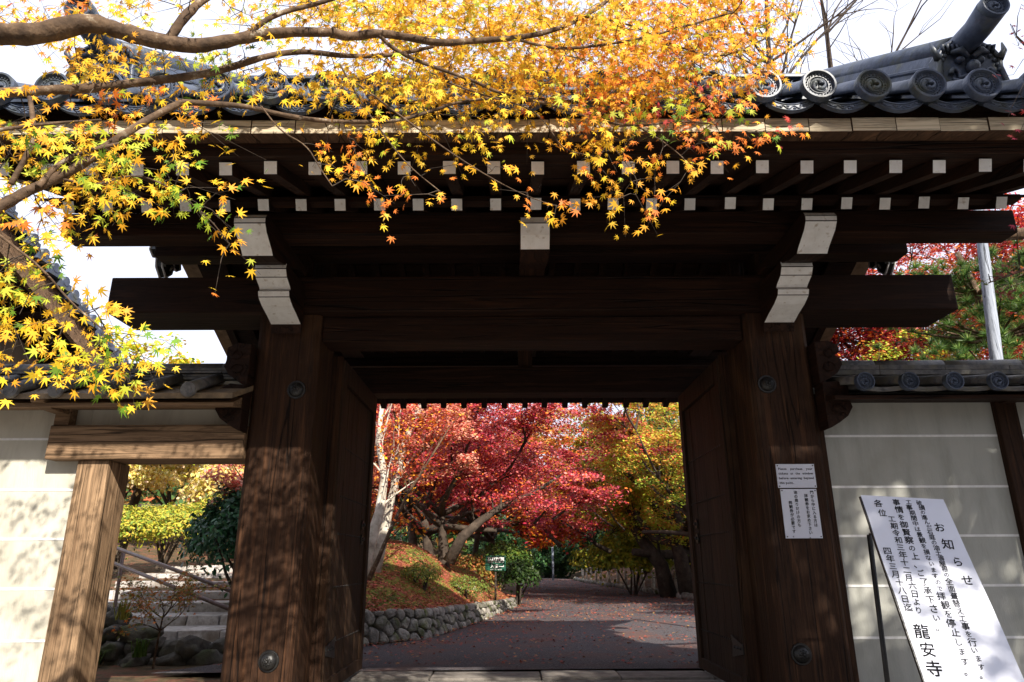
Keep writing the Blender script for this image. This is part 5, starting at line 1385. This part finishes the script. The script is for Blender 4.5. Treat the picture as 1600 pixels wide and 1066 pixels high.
# sprays of leaves: ellipses (px, py, rx, ry, count, palette, near, far)
Y1 = [(YEL, 8), (YOR, 2.5), (LIM, 1.2)]; Y2 = [(YEL, 4), (LIM, 4), (GRN, 1.6), (YOR, 1)]; O1 = [(YOR, 5), (ORA, 3), (YEL, 4), (LIM, .8)]; O2 = [(ORA, 5), (RED, 2), (LIM, 2), (GRN, 1), (YOR, 2)]; YP = [(YOR, 4), (ORA, 3), (YEL, 3)]
EL = [(60, 20, 110, 30, 150, YP, 2.2, 2.9), (230, 10, 90, 25, 60, Y1, 2.3, 2.8), (180, 95, 110, 35, 120, Y1, 2.2, 2.6), (330, 100, 90, 40, 90, Y2, 2.3, 2.7), (450, 20, 110, 40, 180, Y1, 2.3, 3.0),
      (580, 10, 120, 35, 300, Y1, 2.5, 3.3), (720, 30, 140, 50, 420, Y1, 2.5, 3.3), (880, 30, 130, 55, 420, Y1, 2.5, 3.3), (1030, 30, 110, 60, 380, O1, 2.6, 3.3), (1130, 60, 100, 70, 330, O1, 2.6, 3.2), (1180, 10, 60, 25, 60, O1, 2.6, 3.1),
      (600, 105, 110, 45, 210, Y1, 2.4, 3.0), (760, 110, 120, 45, 280, Y1, 2.5, 3.1), (900, 110, 90, 55, 190, O1, 2.5, 3.0), (1000, 110, 70, 50, 150, O1, 2.6, 3.1), (440, 130, 100, 30, 60, Y1, 2.3, 2.6), (250, 160, 90, 25, 70, O1, 2.2, 2.5),
      (640, 190, 110, 35, 150, Y1, 2.4, 2.8), (760, 185, 90, 25, 80, Y1, 2.5, 2.9), (1040, 160, 120, 45, 330, O2, 2.6, 3.1), (1130, 200, 80, 35, 160, O2, 2.6, 3.0), (960, 180, 80, 30, 110, O1, 2.6, 3.0), (1010, 240, 90, 35, 160, O1, 2.6, 2.9), (1000, 295, 75, 25, 80, O1, 2.6, 2.9), (920, 225, 50, 20, 35, O1, 2.6, 2.8),
      (540, 235, 70, 35, 60, YP, 2.4, 2.6), (600, 265, 45, 30, 40, YP, 2.4, 2.6), (690, 285, 30, 30, 22, YP, 2.4, 2.6), (820, 295, 30, 10, 12, YP, 2.5, 2.6), (880, 322, 28, 12, 18, YP, 2.5, 2.6), (770, 245, 30, 20, 10, O1, 2.5, 2.6),
      (60, 205, 110, 30, 130, Y2, 2.0, 2.4), (90, 250, 110, 35, 130, Y1, 2.0, 2.4), (200, 245, 90, 35, 110, Y2, 2.0, 2.3), (230, 290, 60, 30, 60, Y2, 2.0, 2.3), (30, 300, 60, 40, 60, Y1, 2.0, 2.3), (20, 380, 60, 50, 60, Y2, 2.0, 2.3), (50, 440, 70, 50, 80, Y2, 2.0, 2.3), (110, 500, 70, 45, 80, Y1, 2.0, 2.3), (170, 540, 65, 35, 90, Y2, 2.0, 2.3), (150, 575, 60, 18, 20, Y2, 2.0, 2.3), (15, 540, 30, 40, 20, YP, 2.0, 2.2),
      (350, 340, 50, 22, 26, Y2, 2.1, 2.3), (300, 300, 40, 25, 20, Y2, 2.1, 2.3), (358, 390, 14, 22, 5, YP, 2.2, 2.3), (90, 320, 60, 25, 30, YP, 2.0, 2.3), (300, 210, 60, 25, 25, Y2, 2.2, 2.4), (110, 150, 60, 20, 25, YP, 2.2, 2.4)]
EL += [(cx + 0, -130, 260, 90, 340, Y1, 2.0, 3.0) for cx in (-100, 300, 700, 1050)] + [(-200, 300, 120, 220, 320, Y2, 1.9, 2.5)]
FP, FN, FS, FC, FH = [], [], [], [], []
twig = MB()
nodes_a = np.array([tuple(q) for q in nodes])
SPR = []
for (cx, cy, rx, ry, cnt, pal, d0, d1) in EL:
    cnt = int(cnt * (3.5 if cy < 125 and cx > 480 else 1.7 if cy < 160 else 0.9 if cx > 300 else 1.3)); left = cnt
    while left > 0:
        a = rng.uniform(0, 6.283); u = math.sqrt(rng.random()); px, py = cx + rx * u * math.cos(a), cy + ry * u * math.sin(a)
        c = at(px, py, rng.uniform(d0, d1)); k = min(left, rng.randint(5, 9)); left -= k
        SPR.append((float(np.min(((nodes_a - np.array(c)) ** 2).sum(1))), c, k, pal))
SPR.sort(key=lambda q: q[0])
NA = np.zeros((len(nodes) + 2 * len(SPR) + 4, 3)); NA[:len(nodes)] = nodes_a; nn_ = len(nodes); ORD = [0] * len(NA)
for (_, c, k, pal) in SPR:
    j = int(np.argmin(((NA[:nn_] - np.array(c)) ** 2).sum(1))); root = Vector(NA[j]); o_ = ORD[j] + 1
    dirv = (c - root); dirv = dirv.normalized() if dirv.length > .01 else Vector((1, 0, 0))
    L = rng.uniform(.12, .22); far = (c - root).length
    tipv = c + (dirv * .6 + Vector((rng.uniform(-.6, .6), rng.uniform(-.6, .6), rng.uniform(-.5, .1)))) * L
    mid = (root + c) / 2 + Vector((rng.uniform(-.12, .12), rng.uniform(-.12, .12), rng.uniform(-.02, .14))) * far
    rt = max(.0010, .0030 * .82 ** o_)
    twig.tube([root, mid, c, tipv], [rt, rt * .85, rt * .65, .0006], 4, caps=False)
    NA[nn_] = mid; ORD[nn_] = o_; NA[nn_ + 1] = c; ORD[nn_ + 1] = o_; nn_ += 2
    tw_n = Vector((rng.gauss(0, .35), -1 + rng.gauss(0, .3), .25 + rng.gauss(0, .3)))
    tone = rng.uniform(.85, 1.12); cc = pick(nr, pal, 1, .1)[0]
    for i in range(k):
        f = i / max(1, k - 1); q = c.lerp(tipv, f) + Vector((rng.gauss(0, .024), rng.gauss(0, .024), rng.gauss(0, .018)))
        nn = tw_n + Vector((rng.gauss(0, .45), rng.gauss(0, .45), rng.gauss(0, .3)))
        hd = dirv * .5 + Vector((rng.gauss(0, .6), rng.gauss(0, .6), -.45 + rng.gauss(0, .4)))
        FP.append(q + hd.normalized() * .02); FN.append(nn); FH.append(hd)
        FS.append(rng.uniform(.015, .035)); col_ = cc if rng.random() < .6 else pick(nr, pal, 1, .12)[0]
        FC.append(np.clip(col_ * tone * rng.uniform(.9, 1.1), 0, .92))
limb.build('limb', BARK, fm)
twig.build('twig', BARKD, fm, kind='stuff')
FP = np.array([tuple(p) for p in FP]); FN = np.array([tuple(p) for p in FN]); FH = np.array([tuple(p) for p in FH]); FS = np.array(FS); FC = np.array(FC)
# the 300 nearest leaves in view are objects of their own
Dm = np.linalg.norm(FP - np.array([0, 0, EYE]), axis=1)
fwd = FP[:, 1] * CT + (FP[:, 2] - EYE) * ST; upc = -FP[:, 1] * ST + (FP[:, 2] - EYE) * CT
inview = (np.abs(FP[:, 0] / fwd * FPX) < 780) & (np.abs(upc / fwd * FPX) < 520)
score = np.where(inview, FS / Dm, 0); sel = np.argsort(-score)[:300]
rest = np.setdiff1d(np.arange(len(FP)), sel)
o = wloc(fm)
put('foliage', leaf_mesh('foliage', FP[rest], FN[rest], FS[rest], FC[rest], STAR7, LEAF, nr, head=FH[rest], curl=.22, origin=o), o, fm, 'stuff')
for i in sel:
    me = leaf_mesh('leaf', FP[i:i+1], FN[i:i+1], FS[i:i+1], FC[i:i+1], STAR7, LEAF, nr, head=FH[i:i+1], curl=rng.uniform(.05, .4), origin=tuple(FP[i]))
    put('leaf', me, FP[i], fm)
print('foreground leaves', len(FP))

# red maple right of the frame: a few sprays reach in, its crown dapples the light on the right
rm = thing('maple_tree', 'red maple whose few leaves enter at the right edge by the ogre tile', 'tree', (4.3, 1.2, -.5))
limb = MB(); nodes = []
limb.tube([(4.3, 1.2, -.7), (4.3, 1.2, .6), (4.25, 1.3, 1.8), (4.2, 1.3, 2.8), (4.1, 1.2, 3.8)], [.17, .14, .12, .10, .07], 12, noise=.05, rng=rng)
branch([V4((4.22, 1.3, 2.4)), (1900, 200, 3.2), (1700, 120, 3.2), (1620, 90, 3.2), (1590, 60, 3.2)], .03, .005, 8)
branch([V4((4.25, 1.3, 2.0)), (1850, 380, 3.3), (1660, 400, 3.4), (1600, 425, 3.4), (1545, 445, 3.4)], .02, .003, 8)
branch([V4((4.2, 1.3, 2.2)), (1850, 300, 4.6), (1700, 335, 5.2), (1640, 355, 5.3), (1590, 372, 5.3), (1530, 368, 5.3)], .055, .045, 8)
for q in ((3.6, .2, 4.9), (5.4, .4, 4.9), (4.4, -.9, 5.2), (4.9, .9, 5.0), (3.6, -1.2, 5.4), (5.5, -1.5, 5.4)):
    branch([V4((4.15, 1.25, 3.3)), V4(((4.15 + q[0]) / 2, (1.25 + q[1]) / 2, (3.6 + q[2]) / 2)), V4(q)], .045, .015, 7)
FP, FN, FS, FC = [], [], [], []
twig = MB(); nodes_a = np.array([tuple(q) for q in nodes])
def spray(c, k, pal, sz=(.019, .033), spread=.035):
    j = int(np.argmin(((nodes_a - np.array(c)) ** 2).sum(1))); root = nodes[j]
    if (c - root).length > .9: root = c + (root - c).normalized() * .5
    tipv = c + Vector((rng.uniform(-.12, .12), rng.uniform(-.12, .12), rng.uniform(-.1, .02)))
    twig.tube([root, (root + c) / 2 + Vector((0, 0, .03)), c, tipv], [.003, .002, .0014, .0006], 4, caps=False)
    for i in range(k):
        FP.append(c.lerp(tipv, rng.random()) + Vector((rng.gauss(0, spread), rng.gauss(0, spread), rng.gauss(0, spread * .5))))
        FN.append(Vector((rng.gauss(0, .4), -.8 + rng.gauss(0, .4), .4))); FS.append(rng.uniform(*sz)); FC.append(pick(nr, pal, 1)[0])
for (px, py, D, k) in ((1580, 40, 3.2, 5), (1592, 75, 3.2, 5), (1585, 120, 3.2, 4), (1580, 175, 3.1, 3), (1595, 210, 3.2, 4), (1598, 10, 3.2, 5), (1596, 150, 3.2, 3), (1590, 340, 3.2, 3), (1545, 435, 3.4, 6), (1570, 430, 3.4, 8), (1590, 450, 3.4, 9), (1585, 415, 3.4, 7), (1560, 455, 3.4, 5), (1598, 390, 3.3, 5)):
    spray(at(px, py, D), k, [(RED, 3), (CRI, 2)] if py < 400 else [((.20, .05, .03), 3), ((.12, .12, .03), 2)], spread=.03)
for i in range(250):
    c = Vector((rng.gauss(4.6, .9), rng.uniform(-2.2, .9), rng.gauss(5.2, .40)))
    if c.z < 1.7 + max(0, c.y) + .6: continue
    spray(c, 7, [(RED, 3), (ORA, 3), (LIM, 2)], (.03, .048), .10)
limb.build('limb', BARK, rm); twig.build('twig', BARKD, rm, kind='stuff'); o = wloc(rm)
FP = np.array([tuple(p) for p in FP]); FN = np.array([tuple(p) for p in FN])
put('foliage', leaf_mesh('foliage', FP, FN, np.array(FS), np.array(FC), STAR7, LEAF, nr, curl=.10, origin=o), o, rm, 'stuff')

# =====================================================================================
# UNSEEN TREES BEHIND THE VIEWER, added to block sky light, shade and dapple the gate
# =====================================================================================
def shade_tree(label, base, crown, rad, seed, clumps, per, size, pal, csize=(.35, .7)):
    rng = random.Random(seed); nr = np.random.default_rng(seed); t = thing('shade_tree', label, 'tree', base); base = Vector(base); crown = Vector(crown)
    w = MB(); fork = base.lerp(crown, .55); fork.z = base.z + (crown.z - base.z) * .55
    w.tube([base - Vector((0, 0, .2)), base.lerp(fork, .5) + Vector((.05, .03, 0)), fork], [.22, .18, .14], 10)
    P = []; Nn = []; C = []
    for i in range(clumps):
        a = rng.uniform(0, 6.283); u = math.sqrt(rng.random())
        c = crown + Vector((rad[0]*u*math.cos(a), rad[1]*u*math.sin(a), rng.uniform(-1, 1)*rad[2]*(1 - .5*u)))
        if i % 3 == 0: w.tube([fork, fork.lerp(c, .5) + Vector((0, 0, .15)), c], [.05, .035, .012], 5, caps=False)
        s_ = rng.uniform(*csize); q = nr.normal(0, 1, (per, 3)) * [s_*.5, s_*.5, s_*.2]
        P.append(np.array(c) + q); n_ = nr.normal(0, .5, (per, 3)); n_[:, 2] += .8; Nn.append(n_); C.append(pick(nr, pal, per, .2))
    w.build('trunk', BARKD, t); P = np.concatenate(P); Nn = np.concatenate(Nn); C = np.concatenate(C)
    put('foliage', leaf_mesh('foliage', P, Nn, size * nr.uniform(.6, 1.2, len(P)), C, RHOMB, EVER, nr, origin=base), base, t, 'stuff')
DGp = [((.03, .07, .02), 4), ((.05, .10, .03), 2)]
shade_tree('tall spreading evergreen on the forecourt side to the right', (7.6, -3.4, -.5), (6.9, -1.6, 7.1), (2.6, 2.2, 1.6), 201, 104, 190, .075, DGp, (.22, .5))
for i, (x, y, r_, h_) in enumerate([(-13, -8, 4.6, 16), (-8, -10, 4.6, 17), (-2, -11.5, 4.6, 18), (5, -13, 3.8, 11), (12, -12, 4, 12), (14, -3, 4.6, 14), (-14, -1, 4.4, 13)]):
    evergreen('evergreen_tree', ['dark cedar at the south-west forecourt corner', 'dark cedar left behind the viewpoint', 'tallest dark cedar straight behind the viewpoint', 'dark cedar right behind the viewpoint', 'dark cedar at the south-east forecourt corner', 'dark cedar far right of the forecourt', 'dark cedar far left of the forecourt'][i], (x, y, -.5), r_, h_, 210 + i, 9000, .17)
